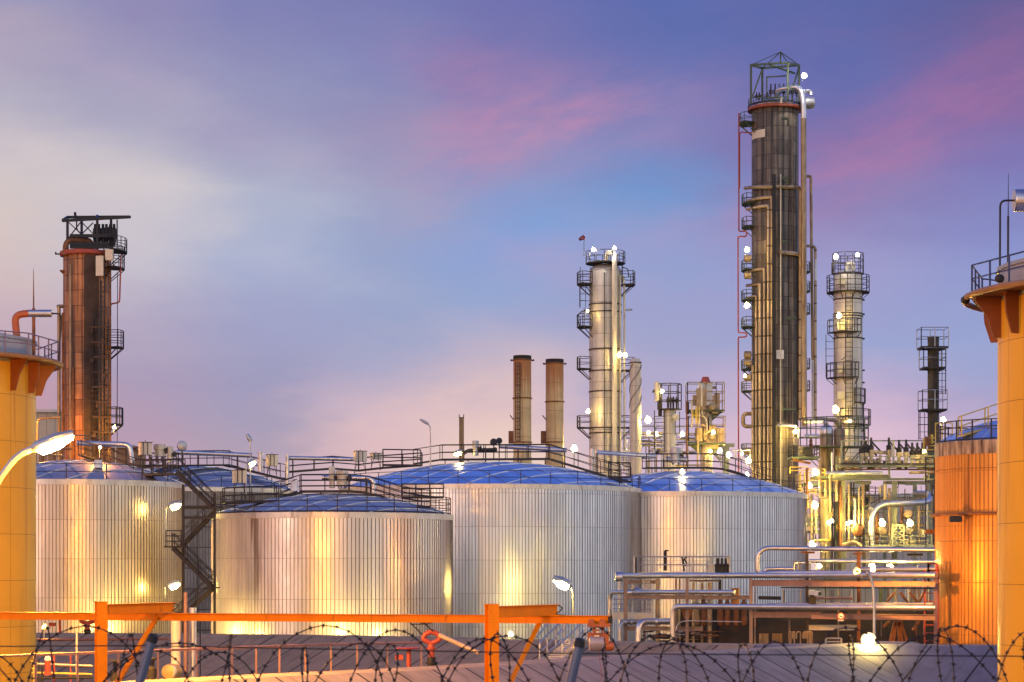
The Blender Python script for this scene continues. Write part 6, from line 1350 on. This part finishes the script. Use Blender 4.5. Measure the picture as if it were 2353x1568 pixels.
L = [(z4, 455, 545, 152, 260, 'warm', .42, 'small star lamp under the upper rack pipe at its left'), (z4, 1085, 555, 150, 1800, 'warm', .5, 'star lamp just right of the orange star'), (z4, 1300, 558, 150, 2200, 'warm', .5, 'star lamp furthest right under the upper rack pipe'), (z4, 370, 285, 170, 900, 'warm', .62, 'yellow lamp above the high silver pipe beside the right dome tank'),
 (q7, 205, 725, 236, 1100, 'warm', .85, 'yellow flood lamp below the left valve deck'), (q7, 150, 862, 236, 900, 'warm', .7, 'yellow lamp just over the right dome tank edge'), (q7, 203, 1050, 234, 600, 'warm', .85, 'yellow lamp left of the tall yellow vessel'), (q7, 342, 1230, 232, 350, 'warm', .5, 'first of two small lamps on the tall yellow vessel'), (q7, 376, 1217, 232, 200, 'warm', .35, 'second smaller lamp on the tall yellow vessel'), (q7, 528, 1242, 234, 500, 'warm', .4, 'lower of two tiny lamps left of the rusty drum'), (q7, 562, 1228, 234, 500, 'warm', .4, 'upper of two tiny lamps left of the rusty drum'), (q7, 865, 1225, 226, 1500, 'warm', .85, 'oval lamp directly above the middle drum'), (q7, 1140, 1228, 226, 1500, 'warm', .85, 'oval lamp between the two stacked drums'), (q7, 1290, 525, 232, 500, 'warm', .4, 'small lamp at the right end of the actuator deck'),
 (q7, 1470, 212, 210, 700, 'warm', .6, 'yellow lamp beside the dark stack'), (q7, 5, 330, 305, 900, 'warm', .7, 'lamp tucked against the foot pipes of the tallest column'),
 (r5, 222, 140, 317, 900, 'cool', .8, 'large star lamp on top of the pale column'), (r5, 347, 132, 317, 500, 'cool', .6, 'smaller star lamp on top of the pale column'), (r5, 187, 507, 317, 260, 'warm', .45, 'small yellow lamp on the left deck of the pale column'), (r5, 190, 1098, 316, 700, 'warm', .75, 'star lamp low on the left of the pale column'), (r5, 376, 762, 315, 700, 'warm', .9, 'left one of two glows behind the big pipe of the pale column'), (r5, 410, 765, 315, 600, 'warm', .8, 'right one of two glows behind the big pipe of the pale column'), (r5, 108, 1315, 262, 4000, 'warm', 1., 'glaring lamp right of the rusty chimneys'), (r5, 545, 1145, 300, 1600, 'warm', 1.1, 'glaring lamp on a pole right of the spiral stack'), (r5, 548, 1225, 305, 700, 'warm', .6, 'lamp low behind the pole lamp by the spiral stack'), (r5, 598, 1232, 305, 700, 'warm', .6, 'lamp just left of the short cream column foot'), (r5, 748, 1232, 300, 900, 'warm', .8, 'star lamp between the short and the stubby column'), (r5, 627, 980, 287, 500, 'warm', .6, 'star lamp above the short cream column'), (r5, 932, 1222, 276, 600, 'warm', .55, 'lamp on the lower deck of the stubby column'), (r5, 970, 1330, 280, 900, 'warm', .7, 'lamp right below the stubby column decks'), (r5, 1022, 1355, 285, 1200, 'warm', .9, 'larger lamp right of the stubby column foot'), (r5, 748, 1455, 198, 500, 'warm', .55, 'star lamp resting on the right blue dome'), (r5, 915, 1335, 277, 900, 'warm', .5, 'lamp on the lit foot of the stubby column'),
 (r7, 190, 140, 303, 900, 'warm', .95, 'upper star lamp on the left of the tallest column'), (r7, 190, 470, 303, 900, 'warm', .95, 'middle star lamp on the left of the tallest column'), (r7, 198, 1390, 300, 1300, 'warm', 1., 'lower star lamp on the left of the tallest column'), (r7, 190, 1476, 298, 900, 'warm', .8, 'lowest star lamp on the left of the tallest column'), (r7, 163, 1352, 302, 300, 'warm', .5, 'tiny star lamp on the lowest deck of the tallest column'), (r7, 178, 890, 304, 300, 'warm', .6, 'square lamp on a mid deck of the tallest column'), (r6, 660, 258, 305, 1600, 'cool', 1., 'white glaring flood lamp at the top of the tallest column'),
 (r7, 717, 182, 336, 700, 'cool', .9, 'left star lamp above the right pale column'), (r7, 845, 172, 336, 600, 'cool', .75, 'right star lamp above the right pale column'), (r7, 735, 530, 334, 1600, 'warm', 1., 'glowing lamp high on the right pale column'), (r7, 715, 1085, 333, 2200, 'warm', 1.3, 'large glow low on the left side of the right pale column'), (r7, 797, 1156, 331, 500, 'warm', .7, 'slanted lamp low on the right pale column'), (r7, 478, 1216, 303, 300, 'warm', .6, 'small lamp at the pipe elbow of the tallest column'), (r7, 590, 1455, 300, 900, 'warm', .9, 'yellow lamp right of the tallest column foot'), (r7, 560, 1535, 296, 700, 'warm', .8, 'lamp strip low right of the tallest column foot'),
 (r1, 565, 1190, 256, 300, 'warm', .5, 'small lamp on the right deck of the left dark column'), (r1, 495, 1290, 162, 1200, 'sod', .24, 'tiny yellow lamp on a short post on the left dome'), (r1, 300, 1225, 244, 26000, 'sod', .5, 'small lamp behind the glaring street lamp'),
 (q5, 970, 712, 136, 400, 'warm', .4, 'square white lamp low on the largest tank wall'), (q6, 497, 632, 128, 250, 'sod', .36, 'square white lamp on a post beside the left vessel')]
for fr, x, y, dd, pw, kd, sz, lab in L:
    if fr is q7: pw *= 2.8
    elif dd > 250: pw *= 1.5
    flood(fr(x, y, dd), lab, pw, kd, sz*.8)
# unseen foot lamps added behind the bank to wash the tank walls
for x, y, dd, pw, lab in ((270, 1478, 152, 1600, 'unseen wall-wash lamp added at the foot of the left tank behind the bank'), (360, 1478, 153, 2200, 'unseen wall-wash lamp added at the foot of the left tank near the stairs'), (540, 1480, 149.5, 1500, 'unseen wall-wash lamp added at the left foot of the squat tank'), (795, 1480, 146.5, 1600, 'unseen wall-wash lamp added at the middle foot of the squat tank'), (930, 1482, 148, 1000, 'unseen wall-wash lamp added at the right foot of the squat tank')):
    flood(P(x, y, dd), lab, pw, 'warm', .22, face=V((0, .7, .7)))
# two sodium lamps on the bank road beside the photographer, just out of frame
street([V((-13, 38, 0)), V((-13, 38, 12.5)), V((-12.4, 38, 13.2))], V((-11.8, 38, 13.2)), V((-10.6, 38.3, 13.1)), 'sodium street lamp on the bank road, out of view to the left', 12000, 'sod', .09, .4, off=(.3, 0, -.6))
street([V((13, 44, 0)), V((13, 44, 11)), V((13.6, 44, 11.6))], V((14, 44, 11.6)), V((15.2, 44.3, 11.5)), 'sodium street lamp on the bank road, out of view to the right', 3500, 'sod', .09, .4, off=(.3, 0, -.6))
sc.cycles.use_denoising = True
sc.cycles.max_bounces = 6; sc.cycles.diffuse_bounces = 2; sc.cycles.glossy_bounces = 3
sc.cycles.sample_clamp_indirect = 4
sc.cycles.use_light_tree = True
